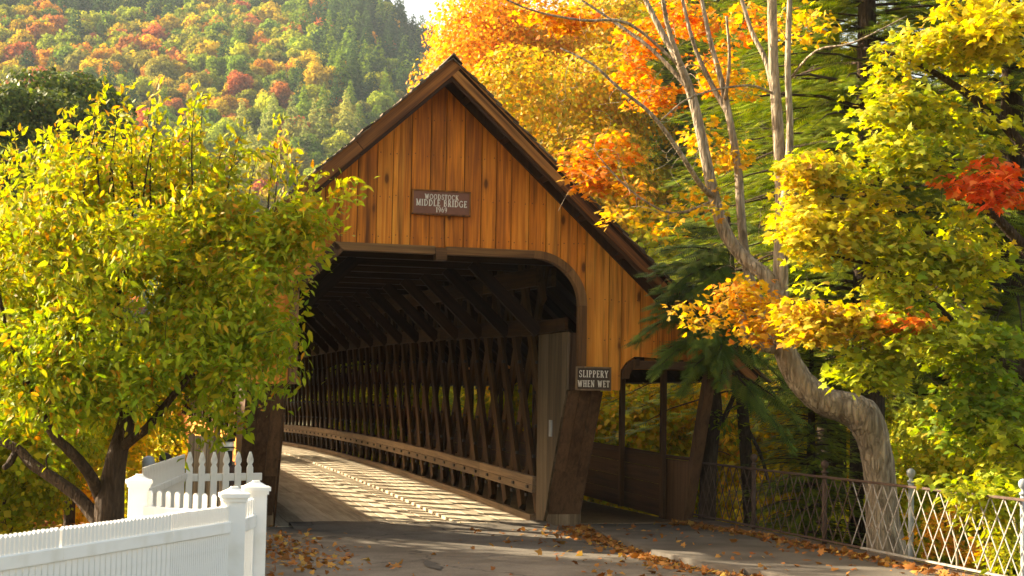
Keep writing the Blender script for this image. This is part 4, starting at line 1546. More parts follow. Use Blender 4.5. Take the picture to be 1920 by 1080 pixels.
# ---------------- bent maple at right, pale limbs, orange leaves high up
bm_ = thing('bent_maple', 'leaning grey maple with a sharply bent trunk behind the iron railing', 'tree', tuple(at(1670, 1090, 20.6)))
sk = Skeleton()
D0 = 20.6
tp, tr_ = px_poly([(1690, 1180, D0), (1668, 1060, D0), (1656, 985, D0), (1650, 900, D0), (1640, 835, D0), (1618, 782, D0), (1585, 765, D0), (1545, 752, D0), (1508, 722, D0), (1482, 682, D0), (1468, 640, D0), (1462, 590, D0), (1462, 545, D0)],
                  [104, 80, 64, 58, 60, 70, 60, 54, 50, 46, 40, 34, 32])
sk.limb(tp, tr_, 20, 6, rough=0.045)
for poly, wd, nn in (
    ([(1462, 560, D0), (1438, 520, D0), (1400, 488, D0 + .1), (1362, 440, D0 + .2), (1340, 375, D0 + .3), (1322, 290, D0 + .4), (1300, 190, D0 + .5), (1272, 115, D0 + .6), (1238, 55, D0 + .7), (1196, -30, D0 + .9)], [42, 38, 35, 33, 30, 26, 24, 19, 15, 10], 10),
    ([(1300, 190, D0 + .5), (1272, 110, D0 + .3), (1250, 40, D0 + .2), (1238, -40, D0)], [18, 15, 12, 9], 8),
    ([(1340, 372, D0 + .3), (1312, 345, D0), (1272, 282, D0 - .3), (1222, 215, D0 - .5), (1160, 165, D0 - .6), (1110, 120, D0 - .6), (1050, 90, D0 - .6)], [15, 14, 12, 10, 8, 6, 3], 7),
    ([(1290, 165, D0 + .5), (1225, 95, D0 + .9), (1150, 40, D0 + 1.2), (1090, 0, D0 + 1.3)], [13, 10, 8, 5], 7),
    ([(1280, 130, D0 + .6), (1180, 45, D0 + .3), (1090, 38, D0), (1000, 20, D0), (930, -10, D0)], [9, 8, 6, 5, 4], 6),
    ([(1463, 560, D0), (1464, 480, D0), (1466, 400, D0), (1462, 300, D0), (1456, 200, D0), (1450, 120, D0), (1447, -40, D0)], [42, 36, 32, 30, 27, 25, 22], 12),
    ([(1466, 400, D0 - .15), (1478, 320, D0 - .2), (1481, 230, D0 - .2), (1477, 120, D0 - .2), (1482, -30, D0 - .2)], [20, 20, 17, 15, 12], 8),
    ([(1458, 220, D0), (1438, 120, D0 + .3), (1410, 60, D0 + .5), (1385, -20, D0 + .6)], [17, 14, 12, 9], 8),
    ([(1420, 560, D0 + .9), (1400, 500, D0 + .9), (1389, 400, D0 + .9), (1384, 320, D0 + 1), (1368, 225, D0 + 1), (1352, 150, D0 + 1.1), (1330, 70, D0 + 1.2), (1310, -30, D0 + 1.3)], [26, 24, 22, 21, 18, 15, 12, 9], 9),
    ([(1366, 215, D0 + 1), (1330, 150, D0 + 1.2), (1300, 80, D0 + 1.3), (1275, -20, D0 + 1.4)], [14, 13, 10, 8], 7),
    ([(1360, 185, D0 + 1), (1368, 110, D0 + .8), (1362, 30, D0 + .7)], [10, 8, 6], 6),
    ([(1468, 655, D0), (1430, 650, D0 - .1), (1402, 628, D0 - .2), (1390, 586, D0 - .2)], [26, 26, 24, 20], 9),
    ([(1436, 640, D0 + .5), (1432, 600, D0 + .8), (1420, 555, D0 + .9)], [28, 26, 25], 9),
    ([(1340, 375, D0 + .3), (1260, 400, D0), (1180, 355, D0 - .3), (1120, 290, D0 - .5)], [8, 6, 5, 3], 5),
    ([(1448, 175, D0), (1400, 160, D0 - .3), (1300, 180, D0 - .8), (1240, 225, D0 - .9)], [7, 6, 5, 3], 5),
    ([(1480, 150, D0), (1530, 95, D0 - .6), (1600, 80, D0 - .9), (1700, 30, D0 - 1)], [8, 6, 5, 3], 5)):
    p_, r_ = px_poly(poly, [w_ * 0.76 for w_ in wd])
    sk.limb(p_, r_, nn, 4, rough=0.02)
orange_e = [(1060, 30, 22.5, 90, 50, .7), (1180, 110, 22.5, 50, 60, .6), (1100, 290, 21.2, 50, 35, .4), (1170, 265, 21.4, 50, 45, .4), (1130, 330, 21.2, 70, 35, .4), (1220, 160, 22.3, 40, 60, .5), (1240, 30, 22.6, 100, 40, .6), (1340, 100, 23.0, 50, 70, .6),
            (1170, 345, 21.0, 50, 30, .4), (1420, 30, 22.8, 60, 40, .5)]
yel_e = [(1340, 260, 21.8, 50, 60, .6), (1220, 410, 20.6, 90, 35, .6), (1390, 150, 22, 50, 80, .7), (1500, 40, 21.4, 60, 50, .6), (1400, 300, 21.8, 35, 60, .5), (1320, 590, 19.9, 55, 35, .4), (1290, 370, 20.8, 60, 40, .5)]
oran = list(gappy(120, orange_e, 3.0, -0.3))
yelt = list(blobs(48, yel_e))
low_e = [(1400, 600, 19.8, 80, 45, .5), (1480, 610, 19.6, 90, 50, .5), (1350, 560, 19.9, 55, 45, .4), (1400, 560, 20, 60, 50, .5)]
lowt = list(gappy(38, low_e, 3.6, -0.4))
n0 = len(sk.tips)
sk.grow(oran, up=0.1, k=0.012, rmin=0.004)
n1 = len(sk.tips)
sk.grow(yelt, up=0.1, k=0.012, rmin=0.004)
n2 = len(sk.tips)
sk.grow(lowt, up=0.05, k=0.012, rmin=0.004)
n3_ = len(sk.tips)
# bare twigs
bare = [at(random.uniform(1050, 1500), random.uniform(20, 420), 20.3 + random.uniform(-.6, .4)) for _ in range(60)] + [at(random.uniform(1040, 1280), random.uniform(60, 400), 20.2 + random.uniform(-.4, .4)) for _ in range(50)] + [at(random.uniform(1330, 1430), random.uniform(420, 600), 20.1) for _ in range(16)]
sk.grow(bare, up=0.2, k=0.008, rmin=0.0045)
obj('trunk', sk.mb, M['bark'], bm_)


def spray(tips, per, size, disc, cols, wts, rng=RNG, flat=0.06, tilt=0.45, droop=0.25, jit=0.15):
    """maple sprays: flat tiers of leaves round the end of each twig"""
    P, T, N = [], [], []
    for a, b in tips:
        th_ = rng.random(per) * 2 * PI
        rr = disc * np.sqrt(rng.random(per))
        off = np.stack([rr * np.cos(th_), rr * np.sin(th_), rng.normal(size=per) * flat - rr * 0.25], 1)
        P.append(b + off)
        o = off.copy()
        o[:, 2] = 0
        o = norm(o + rng.normal(size=(per, 3)) * disc * 0.3)
        o[:, 2] -= droop + rng.random(per) * 0.3
        T.append(o)
        n_ = rng.normal(size=(per, 3)) * tilt
        n_[:, 2] += 1
        N.append(n_)
    P, T, N = map(np.concatenate, (P, T, N))
    S = size * np.clip(1 + rng.normal(size=len(P)) * 0.28, 0.4, 1.6)
    C = palette(len(P), cols, wts, jit)
    # each spray leans to its own tone
    k = np.repeat(rng.normal(size=len(tips)) * 0.14, per)[:, None]
    return P, norm(T), norm(N), S, np.clip(C * (1 + k), 0.003, 0.9)


ORA = [(0.66, 0.24, 0.02), (0.70, 0.33, 0.03), (0.58, 0.15, 0.015), (0.64, 0.40, 0.03)]
add_leaves('orange_foliage', bm_, *spray(sk.tips[n0:n1], 24, 0.088, 0.25, ORA, [4, 3, 2, 2]), T_MAPLE, M['maple_leaf'], single=110)
add_leaves('yellow_foliage', bm_, *spray(sk.tips[n1:n2], 24, 0.086, 0.25, [(0.66, 0.42, 0.03), (0.60, 0.36, 0.03), (0.52, 0.42, 0.03), (0.66, 0.30, 0.03)], [4, 3, 2, 1]), T_MAPLE, M['maple_leaf'], single=80)
add_leaves('low_foliage', bm_, *spray(sk.tips[n2:n3_], 21, 0.09, 0.26, [(0.62, 0.38, 0.03), (0.64, 0.26, 0.02), (0.60, 0.42, 0.03), (0.5, 0.18, 0.02)], [4, 3, 3, 1]), T_MAPLE, M['maple_leaf'], single=110)

# ---------------- yellow maple at the right edge, boughs in front of the dark conifers
ym = thing('yellow_maple', 'sugar maple with broad yellow and green leaves and a red bough at right edge', 'tree', tuple(at(2010, 1060, 18.6)))
sk = Skeleton()
p_, r_ = px_poly([(2030, 1200, 18.6), (2010, 1000, 18.6), (1990, 820, 18.6), (1975, 640, 18.6), (1965, 420, 18.7), (1950, 200, 18.8), (1940, -60, 18.9)], [90, 80, 70, 62, 54, 44, 30])
sk.limb(p_, r_, 12)
for poly, wd in (([(1985, 760, 18.6), (1900, 690, 18.4), (1820, 640, 18.2), (1740, 560, 18.0), (1640, 500, 17.9), (1560, 480, 17.9)], [26, 22, 18, 13, 9, 5]),
                 ([(1970, 520, 18.6), (1880, 420, 18.5), (1800, 350, 18.4), (1720, 300, 18.3), (1640, 260, 18.3)], [24, 20, 15, 10, 5]),
                 ([(1960, 330, 18.7), (1880, 230, 18.6), (1790, 160, 18.5), (1700, 110, 18.4), (1620, 90, 18.4)], [24, 20, 14, 9, 5]),
                 ([(1990, 860, 18.6), (1900, 830, 18.2), (1820, 800, 17.9), (1760, 770, 17.7)], [22, 17, 11, 6])):
    p_, r_ = px_poly(poly, wd)
    sk.limb(p_, r_, 8, rough=0.02)
groups = [
    ('foliage', 40, [(1770, 110, 18.4, 130, 80, .8), (1690, 190, 18.4, 90, 55, .6)], [(0.67, 0.54, 0.020), (0.46, 0.46, 0.020), (0.74, 0.46, 0.030), (0.33, 0.37, 0.015)], [4, 4, 1.5, 2]),
    ('foliage', 40, [(1860, 60, 18.0, 120, 110, .7)], [(0.74, 0.59, 0.030), (0.74, 0.59, 0.020), (0.74, 0.42, 0.030)], [5, 4, 1]),
    ('foliage', 46, [(1640, 280, 18.2, 150, 80, .6), (1770, 250, 18.3, 140, 80, .6)], [(0.49, 0.46, 0.020), (0.64, 0.51, 0.020), (0.31, 0.36, 0.015)], [4, 3, 3]),
    ('foliage', 44, [(1600, 390, 17.9, 130, 60, .5), (1540, 430, 17.8, 70, 50, .4)], [(0.74, 0.56, 0.030), (0.74, 0.59, 0.020), (0.74, 0.44, 0.030), (0.51, 0.49, 0.020)], [5, 4, 2, 2]),
    ('foliage', 74, [(1660, 500, 17.8, 190, 80, .6), (1760, 480, 18, 130, 110, .6)], [(0.54, 0.51, 0.020), (0.72, 0.59, 0.020), (0.35, 0.40, 0.015), (0.74, 0.46, 0.030)], [5, 3, 4, 1]),
    ('foliage', 34, [(1530, 590, 17.9, 110, 50, .4), (1590, 610, 17.8, 100, 40, .4)], [(0.74, 0.51, 0.030), (0.74, 0.35, 0.020), (0.74, 0.59, 0.030)], [4, 3, 3]),
    ('foliage', 66, [(1730, 640, 17.6, 150, 75, .6), (1620, 680, 17.6, 70, 40, .3)], [(0.44, 0.46, 0.015), (0.64, 0.56, 0.020), (0.31, 0.38, 0.015)], [5, 4, 2]),
    ('foliage', 66, [(1830, 770, 17.6, 110, 90, .6), (1870, 690, 17.9, 90, 110, .6)], [(0.33, 0.40, 0.012), (0.24, 0.32, 0.012), (0.51, 0.47, 0.020), (0.74, 0.46, 0.030)], [5, 4, 2, 1]),
    ('foliage', 30, [(1850, 900, 17.2, 90, 60, .4), (1890, 830, 17.3, 60, 60, .4)], [(0.46, 0.49, 0.015), (0.67, 0.59, 0.020), (0.33, 0.41, 0.015)], [4, 4, 2]),
    ('foliage', 70, [(2060, 200, 18.8, 130, 200, 1.0), (2080, 520, 18.6, 130, 180, 1.0), (2010, 60, 19.2, 120, 120, 1.0)], [(0.46, 0.42, 0.02), (0.34, 0.36, 0.015), (0.60, 0.42, 0.02)], [4, 3, 2]),
    ('red_bough', 15, [(1850, 330, 17.8, 65, 40, .3), (1890, 370, 17.7, 35, 30, .2), (1785, 262, 18, 22, 14, .15)], [(0.78, 0.13, 0.025), (0.80, 0.24, 0.05), (0.72, 0.08, 0.015)], [4, 3, 2]),
    ('red_bough', 4, [(1735, 510, 17.3, 16, 40, .1), (1700, 600, 17.3, 24, 16, .1)], [(0.74, 0.23, 0.020), (0.74, 0.38, 0.030), (0.64, 0.13, 0.015)], [4, 3, 2]),
    ('foliage', 16, [(1560, 270, 18.2, 60, 60, .3), (1520, 330, 18.2, 40, 50, .3)], [(0.74, 0.51, 0.020), (0.56, 0.46, 0.020), (0.74, 0.38, 0.020)], [3, 3, 1]),
]
for nm, cnt, el, cols, wts in groups:
    if nm == 'foliage':
        cols = [(c_[0] * .74, c_[1] * .80, c_[2] + .012) for c_ in cols]
    a = len(sk.tips)
    sk.grow(list(gappy(int(cnt * 1.5), el, 3.0, -0.05)), up=0.08, k=0.013, rmin=0.004)
    per = 27 if nm == 'foliage' else 26
    o = add_leaves(nm, ym, *spray(sk.tips[a:], per, 0.092, 0.29, cols, wts, flat=0.045, jit=0.22), T_MAPLE, M['maple_leaf'], single=25)
    if nm == 'red_bough':
        o['label'] = 'bough of bright red leaves'
obj('trunk', sk.mb, M['darkbark'], ym)

# ---------------- conifers
def hemlock_mesh(name, H, R, seed, dens=1.0, zlow=0.08):
    rng = np.random.default_rng(seed)
    tb = MB()
    tb.tube([(0, 0, -1.0), (0.02, 0, H * .3), (0, 0.03, H * .65), (0, 0, H)], [H * .018 + .05, H * .014 + .04, H * .008 + .02, .01], 8)
    P, T, N, S = [], [], [], []
    z = H * zlow
    while z < H * 0.985:
        f = (z / H - zlow) / (1 - zlow)
        nb = int(rng.integers(3, 6))
        for k in range(nb):
            az = rng.random() * 2 * PI
            L = R * (1 - f) ** 0.8 * (0.7 + 0.45 * rng.random()) + 0.25
            d = np.array([math.cos(az), math.sin(az), 0])
            base = np.array([0, 0, z])
            tip = base + d * L + np.array([0, 0, L * (0.02 - 0.22 * (1 - f))])
            q = bez(base, base + d * L * .5 + np.array([0, 0, L * .12]), tip, 5)
            tb.tube(q, np.linspace(0.012 + L * .008, .004, 5), 4, cap=False)
            m_ = max(5, int(L * 21 * dens))
            t = np.linspace(0.12, 1.02, m_)
            c = base * (1 - t[:, None]) ** 2 + 2 * (1 - t[:, None]) * t[:, None] * q[2] * 1.0 + t[:, None] ** 2 * tip
            side = np.cross(d, [0, 0, 1])
            sg_ = np.where(np.arange(m_) % 2 == 0, 1, -1)[:, None]
            dirs = norm(d * (0.75 + 0.3 * t[:, None]) + side * sg_ * (0.95 - 0.7 * t[:, None]) + rng.normal(size=(m_, 3)) * 0.18 + np.array([0, 0, -0.22]))
            P.append(c + rng.normal(size=(m_, 3)) * 0.05)
            T.append(dirs)
            N.append(norm(np.array([0, 0, 1.0]) + rng.normal(size=(m_, 3)) * 0.22 + d * 0.25))
            S.append((0.20 + 0.14 * (1 - t)) * (0.8 + 0.5 * rng.random(m_)) * (0.75 + min(L, 3) * 0.14))
        z += H * 0.014 / dens * (0.7 + 0.6 * rng.random())
    P, T, N, S = map(np.concatenate, (P, T, N, S))
    C = palette(len(P), [(0.12, 0.175, 0.016), (0.21, 0.25, 0.018), (0.31, 0.33, 0.02), (0.055, 0.09, 0.012)], [4, 4, 3, 2], rng=rng)
    return tb.mesh('trunk', M['darkbark']), leaf_mesh('needles', P, T, N, S, C, T_FROND, M['needle'])


HEM = [hemlock_mesh('hemlock', 15.0, 4.0, 3, 1.25), hemlock_mesh('hemlock', 13.0, 3.6, 5, 1.25, 0.03), hemlock_mesh('hemlock', 9.0, 2.6, 8, 1.1, 0.02), hemlock_mesh('hemlock', 17.0, 4.0, 12, 1.2, 0.33)]


def place(name, label, cat, kindmesh, x, y, sc, rz, group=None, z=None, color=None):
    z = float(ground_h(x, y)) if z is None else z
    t_ = thing(name, label, cat, (x, y, z - 0.15), group)
    t_.rotation_euler = (0, 0, rz)
    t_.scale = (sc, sc, sc)
    tr2 = link('trunk', kindmesh[0], t_)
    fo = link('needles' if 'hemlock' in name or 'pine' in name else 'foliage', kindmesh[1], t_)
    fo['kind'] = 'stuff'
    if color:
        fo.color = color
    return t_


def spot(px, D):
    p = at(px, 800, D)
    return p[0], p[1]


hl = [(1290, 60.0, 0, 1.6, 'sunlit hemlock rising behind the right eave of the bridge'),
      (1395, 55.0, 0, 1.6, 'tall sunlit hemlock behind the three pale maple stems'),
      (1560, 33.0, 3, 1.12, 'dark hemlock behind the bent maple and the yellow boughs'),
      (1625, 25.5, 3, 0.98, 'hemlock with a thick bare trunk right behind the bent maple'),
      (1780, 33.0, 3, 1.1, 'shaded hemlock deep behind the yellow maple boughs'),
      (1900, 27.0, 3, 1.05, 'hemlock at the right frame edge behind the red bough'),
      (1160, 66.0, 0, 1.35, 'far hemlock beyond the right roof slope below the orange leaves'),
      (1490, 62.0, 0, 1.75, 'hemlock furthest back between the pale maple stems'),
      (1240, 74.0, 0, 1.75, 'tall far hemlock whose tip fills the gap right of the amber maple'),
      (1340, 78.0, 0, 1.9, 'farthest tall hemlock between the two fork limbs of the bent maple'),
      (1430, 44.0, 1, 1.25, 'yellow green hemlock just left of the double stemmed maple limb'),
      (1320, 47.0, 1, 1.15, 'hemlock with layered bright boughs behind the thin leaning maple stem'),
      (1520, 25.0, 2, 0.55, 'low dark hemlock sapling beneath the bent limb behind the railing')]
for i, (px, D, k, sc, lab) in enumerate(hl):
    x, y = spot(px, D)
    place('hemlock', lab, 'tree', HEM[k], x, y, sc, i * 1.9, 'hemlocks behind the sidewalk')
# the bough that reaches across the right end of the gable
hb = thing('hemlock', 'dark hemlock whose drooping green boughs hang over the right end of the gable', 'tree', tuple(at(1412, 1010, 25.2)), 'hemlocks behind the sidewalk')
P, T, N, S = [], [], [], []
tb = MB()
tb.tube([at(1412, 1040, 25.2), at(1395, 800, 25.0), at(1375, 560, 24), at(1365, 400, 23.5)], [0.12, 0.10, 0.07, 0.03], 8)
rng = np.random.default_rng(21)
for (ax, ay, bx, by, D) in ((1368, 520, 1215, 515, 22.0), (1368, 560, 1190, 640, 21.7), (1370, 600, 1225, 700, 21.8), (1370, 540, 1225, 575, 21.9), (1370, 480, 1240, 470, 22.2), (1372, 640, 1280, 735, 21.9), (1368, 500, 1260, 540, 21.6),
                        (1374, 700, 1430, 770, 22.2), (1374, 640, 1470, 720, 22.4), (1376, 720, 1480, 830, 22.4), (1378, 700, 1500, 790, 22.6), (1368, 440, 1290, 430, 22.4), (1366, 520, 1235, 500, 21.7), (1366, 560, 1230, 545, 21.6), (1366, 590, 1215, 600, 21.6), (1366, 640, 1240, 660, 21.6), (1366, 540, 1300, 560, 21.5), (1366, 480, 1280, 510, 21.6), (1366, 610, 1300, 660, 21.5), (1366, 500, 1320, 560, 21.5), (1366, 570, 1330, 650, 21.5), (1366, 660, 1290, 700, 21.6), (1366, 650, 1350, 720, 21.8), (1368, 420, 1440, 440, 22.6), (1370, 600, 1300, 640, 21.8), (1370, 620, 1340, 690, 21.7), (1368, 580, 1280, 610, 22.0), (1372, 560, 1440, 620, 22.6), (1368, 470, 1310, 480, 22.3)):
    a, b = at(ax, ay, 22.9), at(bx, by, D)
    L = np.linalg.norm(b - a)
    q = bez(a, (a + b) / 2 + np.array([0, 0, L * .14]), b, 6)
    tb.tube(q, np.linspace(0.022, .005, 6), 5, cap=False)
    m_ = int(L * 44) + 8
    t = np.linspace(0.1, 1.0, m_)[:, None]
    c = (1 - t) ** 2 * a + 2 * (1 - t) * t * ((a + b) / 2 + np.array([0, 0, L * .14])) + t * t * b
    d = (b - a) / L
    side = np.cross(d, [0, 0, 1])
    sg_ = np.where(np.arange(m_) % 2 == 0, 1, -1)[:, None]
    P.append(c + rng.normal(size=(m_, 3)) * 0.04)
    T.append(norm(d * (.7 + .5 * t) + side * sg_ * (1 - .8 * t) + rng.normal(size=(m_, 3)) * .15 + np.array([0, 0, -.25])))
    N.append(norm(np.array([0, 0, 1.0]) + rng.normal(size=(m_, 3)) * 0.25 + np.array([0, -0.3, 0])))
    S.append((0.19 + .12 * (1 - t[:, 0])) * (.8 + .5 * rng.random(m_)))
P, T, N, S = map(np.concatenate, (P, T, N, S))
add_leaves('needles', hb, P, T, N, S, palette(len(P), [(0.07, 0.12, 0.016), (0.11, 0.16, 0.02), (0.17, 0.21, 0.02)], [4, 4, 2]), T_FROND, M['needle'])
obj('trunk', tb, M['darkbark'], hb)


# ---------------- broadleaf trees further off: clumped crowns on a branching trunk
def broad_mesh(H, R, seed, nleaf, size, cols, wts, lumps=16, zc=0.62, tmpl=T_SMALL, mat=None, flat=0.85, trunk_mat=None, tops=1.0):
    rng = np.random.default_rng(seed)
    s_ = Skeleton()
    s_.limb([(0, 0, -0.6), (0.05, 0.02, H * .2), (-.05, .05, H * .4), (.04, 0, H * .66), (0, 0, H * .8)], [H * .022 + .03, H * .017 + .02, H * .013 + .02, H * .006 + .01, .01], 8, 3)
    cen, rad = [], []
    for k in range(lumps):
        d = rng.normal(size=3)
        d /= np.linalg.norm(d)
        rr = rng.random() ** 0.5 * 0.72
        cen.append(np.array([d[0] * R * rr, d[1] * R * rr, H * zc + d[2] * H * (1 - zc) * 0.78 * rr ** 0.6]))
        rad.append(R * rng.uniform(0.26, 0.46))
    s_.grow(cen, up=0.1, k=0.016, rmin=0.01)
    rad = np.array(rad)
    cen = np.array(cen)
    idx = rng.choice(lumps, nleaf, p=rad ** 2 / (rad ** 2).sum())
    d = rand_dirs(nleaf, 0.25, rng)
    r_ = rad[idx] * (0.55 + 0.5 * rng.random(nleaf) ** 0.6)
    P = cen[idx] + d * r_[:, None] * np.array([1, 1, flat])
    N = norm(d + rng.normal(size=(nleaf, 3)) * 0.55 + np.array([0, 0, .35]))
    T = norm(np.cross(N, rng.normal(size=(nleaf, 3))) + np.array([0, 0, -.12]))
    S = size * np.clip(1 + rng.normal(size=nleaf) * .3, .4, 1.8)
    C = palette(nleaf, cols, wts, rng=rng) * (1 + rng.normal(size=lumps) * 0.13)[idx][:, None]
    return s_.mb.mesh('trunk', trunk_mat or M['darkbark']), leaf_mesh('foliage', P, T, N, S, np.clip(C, .003, .9), tmpl, mat or M['leaf'])


om = broad_mesh(19, 5.2, 4, 90000, 0.14, ORA + [(0.60, 0.42, 0.02), (0.44, 0.34, 0.02)], [3, 5, 0.8, 5, 2.5, 1], 34, 0.60)
x, y = spot(965, 62)
place('orange_maple', 'big glowing orange maple standing behind the bridge roof peak', 'tree', om, x, y, 1.12, 0.4, z=-0.5)
om2 = broad_mesh(16, 5.2, 9, 60000, 0.15, [(0.50, 0.32, 0.02), (0.40, 0.34, 0.02), (0.58, 0.27, 0.02), (0.30, 0.28, 0.02)], [4, 3, 3, 2], 26, 0.58)
x, y = spot(1060, 54)
place('amber_maple', 'amber and olive maple between the orange maple and the hemlocks', 'tree', om2, x, y, 1.08, 2.0, z=-0.5)
for q_, (px, D, sc, lab) in enumerate(((1085, 88, 1.9, 'tall amber maple behind the bare pale twigs'), (1262, 98, 2.2, 'tallest amber maple behind the forked maple limbs'))):
    x, y = spot(px, D)
    place('amber_maple', lab, 'tree', om2, x, y, sc, 1 + q_, z=-1.0)
UN = [broad_mesh(7.5, 3.0, 31, 22000, 0.125, [(0.59, 0.52, 0.020), (0.41, 0.43, 0.015), (0.73, 0.52, 0.020), (0.27, 0.33, 0.012)], [3, 4, 2, 3], 22, 0.5),
      broad_mesh(6.0, 2.8, 32, 20000, 0.12, [(0.41, 0.43, 0.015), (0.27, 0.34, 0.012), (0.62, 0.52, 0.020)], [4, 3, 3], 20, 0.46),
      broad_mesh(8.5, 3.2, 33, 24000, 0.13, [(0.73, 0.49, 0.020), (0.59, 0.47, 0.020), (0.74, 0.39, 0.020), (0.41, 0.39, 0.015)], [3, 3, 2, 2], 22, 0.52)]
un = [(1175, 50, 0, 1.35, 'yellow green understory tree seen through the walkway opening'),
      (1270, 46.0, 1, 1.25, 'green understory tree beyond the walkway parapet end'),
      (1370, 40.0, 0, 0.9, 'low green understory tree behind the dark part of the railing'),
      (1130, 38.0, 0, 1.25, 'yellow green tree hugging the right side of the bridge roof'),
      (1460, 36.0, 2, 1.0, 'golden understory tree in the gap under the hemlocks'),
      (1730, 27.0, 1, 0.8, 'green thicket tree behind the sunlit railing'),
      (1880, 23.5, 0, 0.75, 'yellow green thicket tree low at the right frame edge'),
      (1040, 46.0, 1, 1.4, 'leafy green tree beyond the far lattice wall'),
      (880, 55.0, 0, 1.3, 'yellow tree glimpsed through the middle of the lattice wall'),
      (720, 66.0, 1, 1.4, 'green tree glimpsed through the far end of the lattice wall'),
      (985, 48.0, 2, 1.2, 'golden tree glimpsed through the lattice beside the right post'),
      (1180, 37, 2, 1.05, 'amber leaved tree just right of the roof slope above the eave'),
      (780, 48, 0, 1.2, 'pale yellow tree glimpsed low through the lattice'),
      (1600, 45, 2, 1.6, 'golden tree far behind the hemlock trunk'),
      (1850, 42, 1, 1.7, 'green tree deep in the shade at right'),
      (2080, 30, 0, 1.2, 'yellow green tree beyond the right frame edge'), (2150, 44, 2, 1.8, 'golden tree far beyond the right frame edge'),
      (1235, 52, 0, 1.9, 'tall yellow green tree behind the far hemlocks'),
      (1400, 58, 2, 2.1, 'tall golden tree filling the gap behind the hemlocks')]
for i, (px, D, k, sc, lab) in enumerate(un):
    x, y = spot(px, D)
    place('understory_tree', lab, 'tree', UN[k], x, y, sc, i * 2.4, 'understory trees around the bridge')
# left: shrubs behind the fruit tree, and a dark pine
place('understory_tree', 'leafy tree added out of view left of the bridge mouth to shade the road', 'tree', UN[0], -10.7, 1.4, 1.32, 0.7, 'understory trees around the bridge', z=-0.6)  # unseen tree, added so its crown shades kerb and road
ul = [(20, 21.0, 1, 0.62, 'bright yellow green shrub behind the fruit tree trunk'), (140, 24.5, 0, 0.60, 'sunlit shrub between the fruit tree and the white side panel'), (-90, 19.0, 1, 0.8, 'leafy shrub at the left frame edge behind the fence'),
      (250, 29.0, 1, 0.62, 'green shrub beyond the white side panel'), (60, 31.0, 2, 0.9, 'golden shrub further behind the fruit tree'), (-160, 28, 0, 1.1, 'tall shrub beyond the left frame edge'), (330, 40, 0, 0.9, 'yellow tree on the far bank behind the fruit tree'), (180, 42, 2, 1.0, 'golden tree on the far bank left of the bridge'), (30, 44, 0, 1.1, 'yellow green tree on the far bank at the left')]
for i, (px, D, k, sc, lab) in enumerate(ul):
    x, y = spot(px, D)
    place('shrub', lab, 'shrub', UN[k], x, y, sc, i * 2.1 + 1, 'shrubs behind the fruit tree')
PINE = broad_mesh(17, 3.9, 15, 60000, 0.17, [(0.055, 0.085, 0.016), (0.09, 0.12, 0.018), (0.14, 0.16, 0.02)], [4, 4, 2], 60, 0.52, flat=0.6, mat=M['needle'])
for i, (px, D, sc, lab) in enumerate(((95, 70, 1.22, 'dark green pine rising behind the fruit tree at left'), (10, 66, 1.12, 'dark green pine cut by the left frame edge'), (-70, 74, 1.05, 'tall pine just outside the left edge'))):
    x, y = spot(px, D)
    place('pine_tree', lab, 'tree', PINE, x, y, sc, i * 2.0, 'pines behind the fruit tree', z=-0.3)
# small dark curved tree by the walkway
sk = Skeleton()
ct = thing('crooked_tree', 'thin dark crooked tree between the walkway and the railing', 'tree', tuple(at(1325, 1010, 24.8)))
p_, r_ = px_poly([(1325, 1010, 24.8), (1328, 900, 24.8), (1334, 830, 24.8), (1342, 770, 24.8), (1338, 700, 24.8)], [34, 32, 28, 26, 18])
sk.limb(p_, r_, 9)
for poly, wd in (([(1336, 820, 24.8), (1362, 775, 24.8), (1385, 720, 24.8)], [13, 11, 8]), ([(1400, 800, 25), (1425, 850, 25), (1440, 900, 25)], [8, 8, 7])):
    p_, r_ = px_poly(poly, wd)
    sk.limb(p_, r_, 6)
sk.grow([at(random.uniform(1290, 1450), random.uniform(700, 860), 24.6) for _ in range(16)], k=0.01)
P, T, N, S = twig_leaves(sk.tips[:10], 16, .1, .11)
obj('trunk', sk.mb, M['darkbark'], ct)
add_leaves('foliage', ct, P, T, N, S, palette(len(P), GRN, [3, 3, 3, 1]), T_LEAF, M['leaf'])
# vine and shrub growing through the sunny end of the railing
rs = thing('railing_shrub', 'yellow green and orange shrub growing through the sunlit iron railing', 'shrub', tuple(at(1850, 1120, 19.0)))
sk = Skeleton()
for bx in (1790, 1850, 1910, 1960):
    p_, r_ = px_poly([(bx, 1150, 17.7), (bx + 5, 1050, 17.7), (bx - 10, 960, 17.7)], [6, 5, 3])
    sk.limb(p_, r_, 5)
a0_ = len(sk.tips)
sk.grow(list(blobs(60, [(1850, 930, 17.5, 110, 70, .5), (1890, 1010, 17.3, 70, 80, .5), (1900, 880, 17.7, 60, 50, .4)])), k=.01, rmin=.003)
a1_ = len(sk.tips)
sk.grow(list(blobs(22, [(1765, 1000, 18.6, 60, 60, .4), (1830, 1040, 18.3, 60, 30, .4)])), k=.01, rmin=.003)
add_leaves('foliage', rs, *spray(sk.tips[a0_:a1_], 26, 0.085, 0.2, [(0.40, 0.40, 0.015), (0.30, 0.34, 0.012), (0.56, 0.46, 0.02)], [4, 3, 2], flat=.08, tilt=.6), T_LEAF, M['leaf'])
add_leaves('orange_foliage', rs, *spray(sk.tips[a1_:], 18, 0.085, 0.2, [(0.56, 0.28, 0.02), (0.50, 0.36, 0.02), (0.50, 0.18, 0.02)], [4, 3, 2], flat=.08, tilt=.6), T_MAPLE, M['maple_leaf'])
obj('stem', sk.mb, M['twig'], rs)

